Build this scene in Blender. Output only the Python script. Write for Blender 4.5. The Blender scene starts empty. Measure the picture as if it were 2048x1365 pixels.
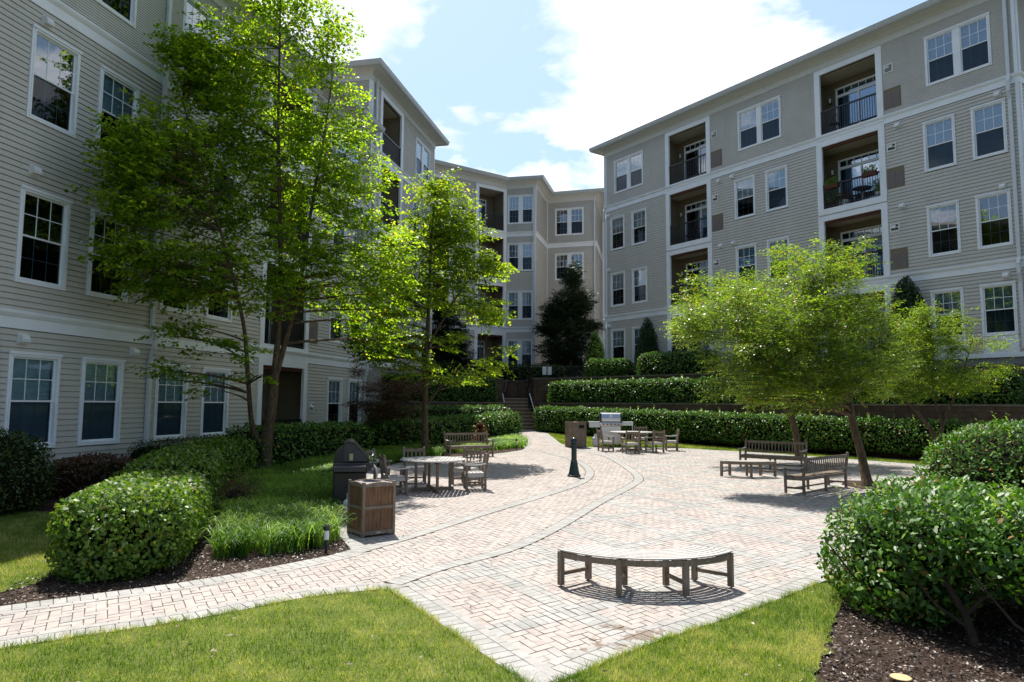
import bpy, math, random
import numpy as np
from mathutils import Vector
random.seed(7); rng = np.random.default_rng(11)
R = math.radians
scene = bpy.context.scene
COL = scene.collection
# ------------------------------------------------------------------ camera
EYE = 2.15; FPX = 1401.4; PITCH = 0.0904623; ROLL = 0.0072
cd = bpy.data.cameras.new('camera'); cam = bpy.data.objects.new('camera', cd); COL.objects.link(cam)
cd.sensor_width = 36; cd.lens = FPX / 2048 * 36; cd.clip_start = .05; cd.clip_end = 3000
from mathutils import Matrix
MC = Matrix.Rotation(math.pi / 2 + PITCH, 3, 'X') @ Matrix.Rotation(ROLL, 3, 'Z')
cam.matrix_world = Matrix.Translation((0, 0, EYE)) @ MC.to_4x4()
scene.camera = cam
MN = np.array(MC)
def ray(px, py): return MN @ np.array([(px - 1024) / FPX, -(py - 682.5) / FPX, -1.0])
def gz(y):
    y = np.asarray(y, float)
    return np.where(y < 27, .017 * y, .459 + .037 * (np.minimum(y, 38) - 27))
def at(px, py, D):                                   # surveyed point: a measured direction at a known distance
    d = ray(px, py); return np.array([0, 0, EYE]) + d * (D / d[1])
def gp(px, py, off=0.0):                             # where that direction meets the sloping ground
    d = ray(px, py); t = (off - EYE) / (d[2] - .017 * d[1]); p = np.array([0, 0, EYE]) + t * d
    if p[1] > 27:
        t = (.459 - .037 * 27 + off - EYE) / (d[2] - .037 * d[1]); p = np.array([0, 0, EYE]) + t * d
    return p
# ------------------------------------------------------------------ objects
WL = {}
def tag(o, label=None, cat=None, group=None, kind=None):
    if label: o['label'] = label
    if cat: o['category'] = cat
    if group: o['group'] = group
    if kind: o['kind'] = kind
    return o
def link(o, parent=None, loc=(0, 0, 0), rot=0.0):
    COL.objects.link(o)
    if parent is not None: o.parent = parent
    o.location = loc; o.rotation_euler = (0, 0, rot)
    return o
def empty(name, loc, rot=0.0, label=None, cat=None, group=None):
    o = bpy.data.objects.new(name, None); o.empty_display_size = .3
    link(o, None, loc, rot); return tag(o, label, cat, group)
def copy_tree(o, parent=None):
    c = o.copy(); COL.objects.link(c); c.parent = parent
    for ch in o.children: copy_tree(ch, c)
    return c
class MB:
    def __init__(s): s.v = []; s.f = []; s.m = []
    def add(s, vs, fs, m=0):
        b = len(s.v); s.v += [tuple(map(float, p)) for p in vs]
        s.f += [tuple(b + i for i in f) for f in fs]; s.m += [m] * len(fs); return s
    def box(s, x0, y0, z0, x1, y1, z1, m=0):
        x0, x1 = sorted((x0, x1)); y0, y1 = sorted((y0, y1)); z0, z1 = sorted((z0, z1))
        return s.add([(x0,y0,z0),(x1,y0,z0),(x1,y1,z0),(x0,y1,z0),(x0,y0,z1),(x1,y0,z1),(x1,y1,z1),(x0,y1,z1)],
                     [(0,3,2,1),(4,5,6,7),(0,1,5,4),(1,2,6,5),(2,3,7,6),(3,0,4,7)], m)
    def bev(s, x0, y0, z0, x1, y1, z1, c=.006, m=0):     # box with chamfered long edges and ends
        x0, x1 = sorted((x0, x1)); y0, y1 = sorted((y0, y1)); z0, z1 = sorted((z0, z1))
        c = min(c, (x1-x0)*.3, (y1-y0)*.3, (z1-z0)*.3)
        V = []
        for (sx, x, ix) in ((0, x0, x0+c), (1, x1, x1-c)):
            for (sy, y, iy) in ((0, y0, y0+c), (1, y1, y1-c)):
                for (sz, z, iz) in ((0, z0, z0+c), (1, z1, z1-c)):
                    V += [(x, iy, iz), (ix, y, iz), (ix, iy, z)]
        def I(a, b, d, k): return ((a*2+b)*2+d)*3+k
        F = [(I(0,0,0,0),I(0,0,1,0),I(0,1,1,0),I(0,1,0,0)),(I(1,0,0,0),I(1,1,0,0),I(1,1,1,0),I(1,0,1,0)),
             (I(0,0,0,1),I(1,0,0,1),I(1,0,1,1),I(0,0,1,1)),(I(0,1,0,1),I(0,1,1,1),I(1,1,1,1),I(1,1,0,1)),
             (I(0,0,0,2),I(0,1,0,2),I(1,1,0,2),I(1,0,0,2)),(I(0,0,1,2),I(1,0,1,2),I(1,1,1,2),I(0,1,1,2))]
        for a in (0, 1):
            for b in (0, 1):
                F.append((I(a,b,0,0),I(a,b,0,1),I(a,b,1,1),I(a,b,1,0)))
                F.append((I(a,0,b,0),I(a,0,b,2),I(a,1,b,2),I(a,1,b,0)))
                F.append((I(0,a,b,1),I(0,a,b,2),I(1,a,b,2),I(1,a,b,1)))
                for d in (0, 1): F.append((I(a,b,d,0),I(a,b,d,1),I(a,b,d,2)))
        return s.add(V, F, m)
    def beam(s, p, q, w, h, up=(0, 0, 1), m=0):
        p = Vector(p); q = Vector(q); d = (q - p).normalized(); u = Vector(up)
        if abs(d.dot(u)) > .99: u = Vector((0, 1, 0))
        a = d.cross(u).normalized(); b = a.cross(d).normalized(); V = []
        for e in (p, q):
            for i, j in ((-1,-1),(1,-1),(1,1),(-1,1)): V.append(e + a * (i*w/2) + b * (j*h/2))
        return s.add(V, [(0,1,2,3)[::-1],(4,5,6,7),(0,1,5,4),(1,2,6,5),(2,3,7,6),(3,0,4,7)], m)
    def cyl(s, p, q, r0, r1=None, n=12, m=0, caps=True):
        r1 = r0 if r1 is None else r1
        p = Vector(p); q = Vector(q); d = (q - p).normalized(); u = Vector((0,0,1)) if abs(d.z) < .9 else Vector((1,0,0))
        a = d.cross(u).normalized(); b = d.cross(a).normalized(); V = []
        for e, r in ((p, r0), (q, r1)):
            for i in range(n):
                t = 2*math.pi*i/n; V.append(e + a*(r*math.cos(t)) + b*(r*math.sin(t)))
        F = [(i, (i+1) % n, n+(i+1) % n, n+i) for i in range(n)]
        if caps: F += [tuple(range(n))[::-1], tuple(range(n, 2*n))]
        return s.add(V, F, m)
    def tube(s, pts, rad, n=6, m=0):
        V = []; F = []; k = len(pts); P = [Vector(p) for p in pts]
        ref = Vector((.3, .9, .1))
        for i in range(k):
            d = (P[min(i+1, k-1)] - P[max(i-1, 0)]).normalized()
            a = d.cross(ref)
            if a.length < .05: a = d.cross(Vector((1, 0, 0)))
            a.normalize(); b = d.cross(a)
            for j in range(n):
                t = 2*math.pi*j/n; V.append(P[i] + (a*math.cos(t) + b*math.sin(t)) * rad[i])
        for i in range(k-1):
            for j in range(n):
                F.append((i*n+j, i*n+(j+1) % n, (i+1)*n+(j+1) % n, (i+1)*n+j))
        F += [tuple(range(n))[::-1], tuple(range((k-1)*n, k*n))]
        return s.add(V, F, m)
    def lathe(s, prof, n=20, c=(0, 0, 0), m=0, flute=0.0):
        V = []; F = []
        for r, z in prof:
            for i in range(n):
                t = 2*math.pi*i/n; rr = r*(1 - (flute if i % 2 and r > 0 else 0)); V.append((c[0]+rr*math.cos(t), c[1]+rr*math.sin(t), c[2]+z))
        for k in range(len(prof)-1):
            for i in range(n): F.append((k*n+i, k*n+(i+1) % n, (k+1)*n+(i+1) % n, (k+1)*n+i))
        F += [tuple(range(n))[::-1], tuple(range((len(prof)-1)*n, len(prof)*n))]
        return s.add(V, F, m)
    def prism(s, poly, z0, z1, m=0):
        n = len(poly)
        return s.add([(x, y, z0) for x, y in poly] + [(x, y, z1) for x, y in poly],
                     [tuple(range(n))[::-1], tuple(range(n, 2*n))] + [(i, (i+1) % n, n+(i+1) % n, n+i) for i in range(n)], m)
    def xprism(s, poly, x0, x1, m=0):                    # poly in (y,z)
        n = len(poly)
        return s.add([(x0, y, z) for y, z in poly] + [(x1, y, z) for y, z in poly],
                     [tuple(range(n)), tuple(range(n, 2*n))[::-1]] + [(i, n+i, n+(i+1) % n, (i+1) % n) for i in range(n)], m)
    def sweep(s, pts, prof, m=0, caps=True):             # prof [(outward offset, z)], pts run left to right seen from outside
        k = len(pts); P = [np.array(p, float) for p in pts]; V = []; F = []; n = len(prof)
        def nr(a, b): d = (b-a)/np.linalg.norm(b-a); return np.array([d[1], -d[0]])
        for i in range(k):
            if i == 0: mit = nr(P[0], P[1])
            elif i == k-1: mit = nr(P[-2], P[-1])
            else:
                a = nr(P[i-1], P[i]); b = nr(P[i], P[i+1]); mm = a+b; mm /= np.linalg.norm(mm); mit = mm/max(.25, mm@a)
            for off, z in prof: V.append((P[i][0]+mit[0]*off, P[i][1]+mit[1]*off, z))
        for i in range(k-1):
            for j in range(n): F.append((i*n+j, i*n+(j+1) % n, (i+1)*n+(j+1) % n, (i+1)*n+j))
        if caps: F += [tuple(range(n)), tuple(range((k-1)*n, k*n))[::-1]]
        return s.add(V, F, m)
    def mesh(s, name, mats, smooth=False):
        me = bpy.data.meshes.new(name); me.from_pydata(s.v, [], s.f)
        mats = mats if isinstance(mats, (list, tuple)) else [mats]
        for mt in mats: me.materials.append(mt)
        if len(mats) > 1: me.polygons.foreach_set('material_index', s.m)
        uv = me.uv_layers.new(name='UVMap'); co = np.array(s.v); dat = np.zeros((len(me.loops), 2)); li = 0
        for f in s.f:
            p = co[list(f)]; n = np.zeros(3)
            for i in range(len(f)):
                a = p[i]; b = p[(i+1) % len(f)]; n += np.cross(a, b)
            L = np.linalg.norm(n); n = n/L if L > 0 else np.array([0, 0, 1.])
            if abs(n[2]) > .7: dat[li:li+len(f)] = p[:, :2]
            else:
                h = np.array([-n[1], n[0]]); h /= np.linalg.norm(h)
                dat[li:li+len(f), 0] = p[:, :2] @ h; dat[li:li+len(f), 1] = p[:, 2]
            li += len(f)
        uv.data.foreach_set('uv', dat.ravel())
        if smooth:
            me.polygons.foreach_set('use_smooth', [True]*len(me.polygons))
            try: me.set_sharp_from_angle(angle=R(40))
            except Exception: pass
        me.update(); return me
    def build(s, name, mats, parent=None, loc=(0, 0, 0), rot=0.0, smooth=False):
        return link(bpy.data.objects.new(name, s.mesh(name, mats, smooth)), parent, loc, rot)
def np_mesh(name, V, F, mat, val=None, smooth=False):
    V = np.ascontiguousarray(V, np.float32); F = np.ascontiguousarray(F, np.int32); m, k = F.shape
    me = bpy.data.meshes.new(name); me.vertices.add(len(V)); me.vertices.foreach_set('co', V.ravel())
    me.loops.add(m*k); me.loops.foreach_set('vertex_index', F.ravel())
    me.polygons.add(m); me.polygons.foreach_set('loop_start', np.arange(0, m*k, k, dtype=np.int32))
    try: me.polygons.foreach_set('loop_total', np.full(m, k, np.int32))
    except Exception: pass
    for mt in (mat if isinstance(mat, list) else [mat]): me.materials.append(mt)
    me.update(calc_edges=True)
    if val is not None:
        val = np.asarray(val, np.float32)
        if val.ndim == 1: val = np.stack([val, rng.random(len(val)), rng.random(len(val))], 1)
        a = me.attributes.new('tint', 'FLOAT_COLOR', 'FACE')
        a.data.foreach_set('color', np.concatenate([val, np.ones((len(val), 1))], 1).astype(np.float32).ravel())
    if smooth: me.polygons.foreach_set('use_smooth', [True]*m)
    return me
# ------------------------------------------------------------------ materials
class NT:
    def __init__(s, name):
        s.mat = bpy.data.materials.new(name); s.mat.use_nodes = True; s.t = s.mat.node_tree; s.n = s.t.nodes; s.n.clear()
        s.out = s.n.new('ShaderNodeOutputMaterial')
    def node(s, typ, **kw):
        nd = s.n.new(typ)
        for k, v in kw.items():
            if k.startswith('_'): setattr(nd, k[1:], v)
            else:
                key = int(k[1:]) if k[0] == 'i' and k[1:].isdigit() else k.replace('__', ' ')
                if isinstance(v, bpy.types.NodeSocket): s.t.links.new(v, nd.inputs[key])
                else: nd.inputs[key].default_value = v
        return nd
    def ramp(s, fac, stops):
        r = s.n.new('ShaderNodeValToRGB'); s.t.links.new(fac, r.inputs[0]); e = r.color_ramp.elements
        while len(e) < len(stops): e.new(.5)
        for el, (p, c) in zip(e, stops): el.position = p; el.color = (*c, 1) if len(c) == 3 else c
        return r.outputs[0]
    def mix(s, f, a, b, typ='MIX'):
        nd = s.n.new('ShaderNodeMix'); nd.data_type = 'RGBA'; nd.blend_type = typ
        for i, v in ((0, f), (6, a), (7, b)):
            if isinstance(v, bpy.types.NodeSocket): s.t.links.new(v, nd.inputs[i])
            else: nd.inputs[i].default_value = v if i == 0 else (*v, 1)
        return nd.outputs[2]
    def math(s, op, a, b=0.0, c=0.0):
        nd = s.n.new('ShaderNodeMath'); nd.operation = op
        for i, v in enumerate((a, b, c)):
            if isinstance(v, bpy.types.NodeSocket): s.t.links.new(v, nd.inputs[i])
            else: nd.inputs[i].default_value = v
        return nd.outputs[0]
    def vec(s, kind='Object', scale=(1, 1, 1)):
        tc = s.n.new('ShaderNodeTexCoord'); mp = s.node('ShaderNodeMapping', Vector=tc.outputs[kind], Scale=scale); return mp.outputs[0]
    def noise(s, vec, scale, detail=4, rough=.55):
        return s.node('ShaderNodeTexNoise', Vector=vec, Scale=scale, Detail=detail, Roughness=rough).outputs['Fac']
    def surf(s, sock): s.t.links.new(sock, s.out.inputs['Surface']); return s.mat
    def pr(s, col, rough=.6, spec=.4, metal=0.0, bump=None, bstr=.3, bdist=.01, **kw):
        p = s.n.new('ShaderNodeBsdfPrincipled')
        for k, v in (('Base Color', col), ('Roughness', rough), ('Specular IOR Level', spec), ('Metallic', metal)):
            if isinstance(v, bpy.types.NodeSocket): s.t.links.new(v, p.inputs[k])
            else: p.inputs[k].default_value = (*v, 1) if k == 'Base Color' else v
        if bump is not None:
            b = s.node('ShaderNodeBump', Strength=bstr, Distance=bdist, Height=bump); s.t.links.new(b.outputs[0], p.inputs['Normal'])
        return p.outputs[0]
def simple(name, col, rough=.6, spec=.4, metal=0.0, var=.12, vs=6.0, bump=0.0, coord='Object'):
    t = NT(name); n = t.noise(t.vec(coord), vs, 5); a = tuple(c*(1-var) for c in col); b = tuple(min(1, c*(1+var)) for c in col)
    c = t.ramp(n, [(.3, a), (.7, b)])
    bn = t.noise(t.vec(coord), vs*12, 3) if bump else None
    return t.surf(t.pr(c, rough, spec, metal, bn, bump, .004))
def leafmat(name, dark, mid, light, trans=.45, rough=.38, spec=.5, tcol=None, odd=None):
    t = NT(name); at_ = t.node('ShaderNodeAttribute', _attribute_name='tint'); sp = t.node('ShaderNodeSeparateColor', i0=at_.outputs['Color'])
    c = t.ramp(sp.outputs[0], [(0, dark), (.5, mid), (1, light)])
    if odd: c = t.mix(t.ramp(sp.outputs[1], [(.955, (0,0,0)), (.975, (1,1,1))]), c, odd)
    b = t.pr(c, rough, spec)
    tc = t.mix(1.0, c, tcol or (1.5, 1.6, .5), 'MULTIPLY')
    tr = t.node('ShaderNodeBsdfTranslucent', Color=tc)
    m = t.node('ShaderNodeMixShader', i0=trans, i1=b, i2=tr.outputs[0]); return t.surf(m.outputs[0])
M = {}
M['trim'] = simple('white_trim', (.80, .82, .84), .45, .4, var=.05, vs=2)
M['pipe'] = simple('pale_metal', (.62, .65, .67), .4, .5, var=.05)
M['gutter'] = simple('gutter_grey', (.45, .46, .45), .4, .5, var=.06)
M['soffit'] = simple('soffit', (.62, .62, .60), .6, .3, var=.04)
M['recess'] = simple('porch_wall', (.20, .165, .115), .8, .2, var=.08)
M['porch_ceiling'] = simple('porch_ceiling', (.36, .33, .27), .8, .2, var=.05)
M['brownbeam'] = simple('brown_beam', (.09, .035, .022), .7, .2)
M['vinyl'] = simple('vent_white', (.7, .7, .69), .4, .4, var=.04)
M['grille'] = simple('taupe_grille', (.22, .19, .19), .5, .4, var=.1, vs=60)
M['black'] = simple('black_metal', (.012, .014, .018), .4, .5)
M['blueblack'] = simple('black_paint', (.008, .010, .014), .35, .5)
M['green'] = simple('green_paint', (.004, .022, .022), .3, .6, var=.2)
M['steel'] = simple('stainless', (.55, .56, .58), .28, .5, .85, var=.06, vs=20)
M['char'] = simple('charcoal_enamel', (.018, .016, .018), .38, .5, var=.2)
M['charg'] = simple('charcoal_plastic', (.05, .047, .05), .5, .4)
M['tank'] = simple('tank_white', (.6, .62, .66), .35, .5, var=.06)
M['red'] = simple('red_ink', (.6, .03, .02), .5)
M['blue'] = simple('blue_ink', (.03, .12, .35), .5)
M['signw'] = simple('sign_white', (.75, .75, .72), .5)
M['concrete'] = simple('foundation', (.27, .26, .23), .9, .2, var=.15, vs=1.2, bump=.2)
M['roof'] = simple('shingles', (.22, .20, .185), .9, .2, var=.3, vs=9, bump=.5)
M['blindm'] = simple('blind', (.76, .80, .80), .7, .2, var=.03)
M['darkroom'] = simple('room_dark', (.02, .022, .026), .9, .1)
M['curtain'] = simple('curtain', (.28, .33, .40), .8, .1, var=.25, vs=5)
M['core'] = simple('dark_fill', (.012, .014, .006), 1, .05, var=.3, vs=8)  # near-black fill that keeps hedges and shrubs dark behind their leaves
M['stem'] = simple('stem_bark', (.05, .036, .026), .85, .2, var=.3, vs=18, bump=.5)
M['door'] = simple('door_paint', (.35, .31, .25), .6, .3)
M['rust'] = simple('rust_flower', (.35, .07, .05), .7, .2)
M['tagm'] = simple('brass_tag', (.45, .42, .33), .4, .5, .6)
M['label'] = simple('tan_label', (.42, .37, .20), .6)
def siding():
    t = NT('vinyl_siding'); v = t.vec('Object', (.25, 1, 1)); n = t.noise(v, 3, 5); n2 = t.noise(t.vec('Object', (.6, 1, .12)), 2, 3)
    c = t.ramp(n, [(.3, (.50, .475, .425)), (.7, (.56, .535, .48))]); c = t.mix(.35, c, t.ramp(n2, [(.3, (.46, .435, .385)), (.72, (.60, .575, .515))])); n3 = t.noise(t.vec('Object', (4, 4, .35)), 1.5, 4, .7); c = t.mix(t.ramp(n3, [(.55, (0, 0, 0)), (.8, (.3, .3, .3))]), c, (.30, .28, .23))
    return t.surf(t.pr(c, .5, .35))
M['siding'] = siding()
def wood(name, a, b, c, rough=.75):
    t = NT(name); v = t.vec('Object', (3, 3, 3)); g = t.node('ShaderNodeTexCoord').outputs['UV']
    n1 = t.noise(v, 1.6, 4); mp = t.node('ShaderNodeMapping', Vector=g, Scale=(38, 5, 1)).outputs[0]
    n2 = t.noise(mp, 1.0, 5, .7); oi = t.node('ShaderNodeObjectInfo').outputs['Random']
    col = t.ramp(t.math('ADD', t.math('MULTIPLY', n2, .6), t.math('MULTIPLY', n1, .4)), [(.32, a), (.5, b), (.68, c)])
    col = t.mix(t.math('MULTIPLY', oi, .3), col, b)
    return t.surf(t.pr(col, rough, .25, 0.0, n2, .35, .003))
M['teak'] = wood('weathered_teak', (.115, .085, .062), (.20, .155, .12), (.31, .26, .21))
M['teak_sun'] = wood('sunlit_teak', (.34, .31, .28), (.47, .445, .42), (.58, .56, .53), .45)  # paler teak; sun glare on seats and tabletops is put into its colour
M['canwood'] = wood('brown_planks', (.07, .035, .018), (.16, .085, .045), (.27, .17, .10))
def bark():
    t = NT('tree_bark'); v = t.vec('Object', (1, 1, .25)); n = t.noise(v, 22, 6, .65)
    c = t.ramp(n, [(.3, (.045, .03, .018)), (.55, (.11, .08, .05)), (.75, (.19, .15, .105))])
    return t.surf(t.pr(c, .9, .15, 0.0, n, .9, .02))
M['bark'] = bark()
def brick():
    t = NT('brown_brick'); g = t.node('ShaderNodeTexCoord').outputs['UV']
    b = t.node('ShaderNodeTexBrick', Vector=g, Color1=(.105, .062, .042, 1), Color2=(.155, .10, .07, 1), Mortar=(.05, .04, .035, 1), Scale=1.0)
    b.inputs['Mortar Size'].default_value = .012; b.inputs['Brick Width'].default_value = .42; b.inputs['Row Height'].default_value = .2; b.offset = .5
    n = t.noise(t.vec('Object'), 3, 5); c = t.mix(.55, b.outputs['Color'], t.ramp(n, [(.3, (.06, .04, .03)), (.7, (.17, .12, .09))]))
    h = t.math('SUBTRACT', t.noise(t.vec('Object'), 30, 3), b.outputs['Fac'])
    return t.surf(t.pr(c, .95, .1, 0.0, h, .7, .02))
M['brick'] = brick()
M['cap'] = simple('wall_cap', (.17, .14, .115), .9, .15, var=.25, vs=4, bump=.4)
M['stone'] = simple('step_stone', (.20, .13, .085), .85, .2, var=.25, vs=5, bump=.3)
M['steptop'] = simple('step_tread', (.46, .37, .27), .85, .2, var=.15, vs=5)
def glass(name, tint, refl, rough=.015, k=1.6):
    t = NT(name); tr = t.node('ShaderNodeBsdfTransparent', Color=(*tint, 1)); n = t.noise(t.vec('Object'), 2.2, 2)
    bp = t.node('ShaderNodeBump', Strength=.04, Distance=.02, Height=n)
    gl = t.node('ShaderNodeBsdfGlossy', Color=(.9, .95, 1, 1), Roughness=rough); t.t.links.new(bp.outputs[0], gl.inputs['Normal'])
    fr = t.node('ShaderNodeFresnel', IOR=1.5); f = t.math('ADD', t.math('MULTIPLY', fr.outputs[0], k), refl)
    return t.surf(t.node('ShaderNodeMixShader', i0=f, i1=tr.outputs[0], i2=gl.outputs[0]).outputs[0])
M['glass'] = glass('window_glass', (.60, .78, .88), .18)
M['screen'] = glass('screened_glass', (.24, .31, .37), .0, .04, .9)
def paver():
    t = NT('concrete_pavers'); a = t.node('ShaderNodeAttribute', _attribute_name='tint'); sp = t.node('ShaderNodeSeparateColor', i0=a.outputs['Color'])
    pink = t.ramp(sp.outputs[1], [(0, (.255, .20, .18)), (.3, (.31, .25, .225)), (.6, (.33, .27, .24)), (.85, (.29, .255, .235)), (1, (.345, .275, .215))])
    gry = t.ramp(sp.outputs[1], [(0, (.175, .19, .187)), (.5, (.22, .233, .225)), (1, (.27, .278, .265))])
    c = t.mix(sp.outputs[0], pink, gry); n = t.noise(t.vec('Object'), 140, 3, .7); n2 = t.noise(t.vec('Object'), 1.1, 4); n3 = t.noise(t.vec('Object'), 9, 4)
    c = t.mix(.22, c, t.ramp(n, [(.35, (.25, .22, .2)), (.65, (.75, .7, .65))]))
    c = t.mix(.16, c, t.ramp(n2, [(.35, (.3, .27, .25)), (.7, (.62, .58, .55))]))
    c = t.mix(.12, c, t.ramp(n3, [(.4, (.2, .18, .16)), (.6, (.6, .56, .53))]))
    # mud washed over the sunken corner
    pos = t.node('ShaderNodeNewGeometry').outputs['Position']
    d = t.node('ShaderNodeVectorMath', _operation='DISTANCE', i0=pos, i1=(1.02, 6.35, .1)).outputs['Value']
    k = t.math('SUBTRACT', t.noise(t.vec('Object'), 4.5, 5, .65), t.math('MULTIPLY', d, .34))
    c = t.mix(t.ramp(k, [(.43, (0,0,0)), (.47, (.8,.8,.8))]), c, (.17, .12, .085))
    return t.surf(t.pr(c, .85, .25, 0.0, n, .25, .003))
M['paver'] = paver()
M['joint'] = simple('joint_sand', (.10, .085, .07), 1, .05, var=.3, vs=12)
def soil(name, cols, s1, s2, bstr=.6):
    t = NT(name); n = t.noise(t.vec('Object'), s1, 6, .7); m = t.noise(t.vec('Object'), s2, 3)
    c = t.ramp(t.math('ADD', t.math('MULTIPLY', n, .6), t.math('MULTIPLY', m, .4)), [(.35, cols[0]), (.5, cols[1]), (.65, cols[2])])
    return t.surf(t.pr(c, .95, .1, 0.0, n, bstr, .02))
M['mulch'] = soil('mulch', [(.020, .012, .009), (.05, .033, .025), (.10, .07, .055)], 45, 2.5, 1.0)
M['turf'] = soil('turf', [(.05, .075, .014), (.10, .13, .028), (.17, .18, .055)], 30, 1.2)
M['earth'] = soil('earth', [(.03, .04, .015), (.05, .06, .025), (.08, .08, .04)], 3, .3)
def blade(name, stops, tr=.35):
    t = NT(name); a = t.node('ShaderNodeAttribute', _attribute_name='tint'); sp = t.node('ShaderNodeSeparateColor', i0=a.outputs['Color'])
    n = t.noise(t.vec('Object'), 1.3, 5, .6); n2 = t.noise(t.vec('Object'), 5.5, 4, .6); f = t.math('ADD', sp.outputs[0], t.math('MULTIPLY', t.math('SUBTRACT', n, .5), .5))
    c = t.ramp(f, stops); b = t.pr(c, .45, .35); g = t.node('ShaderNodeBsdfTranslucent', Color=t.mix(1.0, c, (1.4, 1.5, .6), 'MULTIPLY'))
    return t.surf(t.node('ShaderNodeMixShader', i0=tr, i1=b, i2=g.outputs[0]).outputs[0])
M['grass'] = blade('grass_blades', [(.15, (.10, .175, .02)), (.45, (.20, .30, .038)), (.70, (.34, .38, .08)), (.92, (.52, .47, .21))])
M['liriope'] = blade('strap_leaves', [(.2, (.05, .12, .015)), (.55, (.12, .24, .03)), (.85, (.28, .40, .07))], .45)
M['chips'] = blade('wood_chips', [(.2, (.03, .02, .015)), (.6, (.09, .065, .05)), (.85, (.28, .22, .17))], .0)
M['katsura'] = leafmat('katsura_leaves', (.085, .16, .015), (.18, .29, .026), (.40, .48, .055), .70, .42, .35, (1.8, 1.8, .5), (.42, .36, .03))
M['young'] = leafmat('young_tree_leaves', (.085, .155, .016), (.19, .30, .028), (.38, .44, .05), .62, .45, .35, (1.8, 1.75, .45), (.40, .38, .05))
M['maple'] = leafmat('maple_leaves', (.075, .155, .016), (.165, .275, .03), (.33, .41, .05), .56, .36, .5, (1.6, 1.55, .5), (.30, .18, .04))
M['redmaple'] = leafmat('red_maple_leaves', (.045, .025, .015), (.10, .05, .03), (.17, .11, .05), .4, .4, .5, (1.7, .9, .5))
M['box'] = leafmat('hedge_leaves', (.045, .095, .013), (.10, .185, .022), (.22, .31, .04), .28, .48, .36, (1.5, 1.8, .5), (.20, .17, .03))
M['laurel'] = leafmat('glossy_leaves', (.026, .075, .012), (.06, .15, .02), (.15, .27, .035), .20, .48, .36, (1.6, 1.9, .5), (.22, .12, .03))
M['tip'] = leafmat('fresh_shoots', (.16, .27, .03), (.24, .36, .05), (.34, .42, .08), .5, .35, .4)
M['yew'] = leafmat('yew_leaves', (.014, .035, .007), (.032, .065, .010), (.07, .11, .014), .2, .45, .4, (1.3, 1.5, .5))
M['darkc'] = leafmat('dark_conifer', (.010, .026, .012), (.020, .05, .018), (.045, .085, .028), .15, .5, .35, (1.2, 1.4, .6))
M['cone'] = leafmat('cone_shrub_leaves', (.008, .03, .008), (.018, .055, .012), (.04, .095, .018), .2, .4, .5)
# ------------------------------------------------------------------ foliage tools
def unit(a): return a / np.maximum(np.linalg.norm(a, axis=-1, keepdims=True), 1e-9)
def leaf_geo(C, A, N, L, W, shape='hex', fold=.15):
    A = unit(A); S = unit(np.cross(A, N)); N = np.cross(S, A); L = np.asarray(L).reshape(-1, 1)*np.ones((len(C), 1)); W = np.asarray(W).reshape(-1, 1)*np.ones((len(C), 1))
    if shape == 'hex':
        P = [C, C+A*L*.30+S*W*.46+N*W*fold, C+A*L*.68+S*W*.40+N*W*fold*.8, C+A*L-N*L*.06, C+A*L*.68-S*W*.40+N*W*fold*.8, C+A*L*.30-S*W*.46+N*W*fold]
    elif shape == 'tri': P = [C-S*W*.5, C+S*W*.5, C+A*L]
    else: P = [C, C+A*L*.45+S*W*.5+N*W*fold, C+A*L, C+A*L*.45-S*W*.5+N*W*fold]
    k = len(P); V = np.stack(P, 1).reshape(-1, 3); F = np.arange(len(C)*k).reshape(-1, k); return V, F
def leaf_obj(name, parts, mat, parent=None, val=None):
    V = []; F = []; b = 0
    for v, f in parts: V.append(v); F.append(f+b); b += len(v)
    me = np_mesh(name, np.concatenate(V), np.concatenate(F), mat, val if val is not None else rng.random(sum(len(f) for _, f in parts)))
    o = bpy.data.objects.new(name, me); COL.objects.link(o)
    if parent is not None: o.parent = parent
    return o
def sample_shell(V, F, n):
    T = np.concatenate([F[:, [0, 1, 2]], F[:, [0, 2, 3]]]) if F.shape[1] == 4 else F
    a, b, c = V[T[:, 0]], V[T[:, 1]], V[T[:, 2]]; cr = np.cross(b-a, c-a); ar = np.linalg.norm(cr, axis=1)
    i = rng.choice(len(T), n, p=ar/ar.sum()); u, v = rng.random((2, n, 1)); fl = (u+v) > 1; u = np.where(fl, 1-u, u); v = np.where(fl, 1-v, v)
    return a[i]+(b[i]-a[i])*u+(c[i]-a[i])*v, unit(cr[i])
def vnoise(P, s, seed=0):
    r = np.random.default_rng(seed); D = unit(r.normal(size=(6, 3))); ph = r.random(6)*6.28; return sum(np.sin(P@D[k]*s*(1+.35*k)+ph[k]) for k in range(6))/6
def shell_leaves(V, F, n, L, asp=.55, up=.25, shape='hex', depth=.10, jit=.7, zmin=None, seed=1, bump=.07):
    P, N = sample_shell(V, F, n)
    P = P + N*(vnoise(P, 5.0, seed)*bump)[:, None] + N*(rng.random((n, 1))*depth*1.3-depth)
    if zmin is not None: k = P[:, 2] > zmin; P, N = P[k], N[k]; n = len(P)
    rd = rng.normal(size=(n, 3)); tang = unit(rd - (rd*N).sum(1, keepdims=True)*N)
    A = unit(tang*.8 + N*(.25+.5*rng.random((n, 1))) + np.array([0, 0, up]))
    NN = unit(N + rng.normal(size=(n, 3))*jit*.6 + np.array([0, 0, .35])); s = L*(.5+.85*rng.random(n)); return leaf_geo(P, A, NN, s, s*asp, shape)
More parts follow.
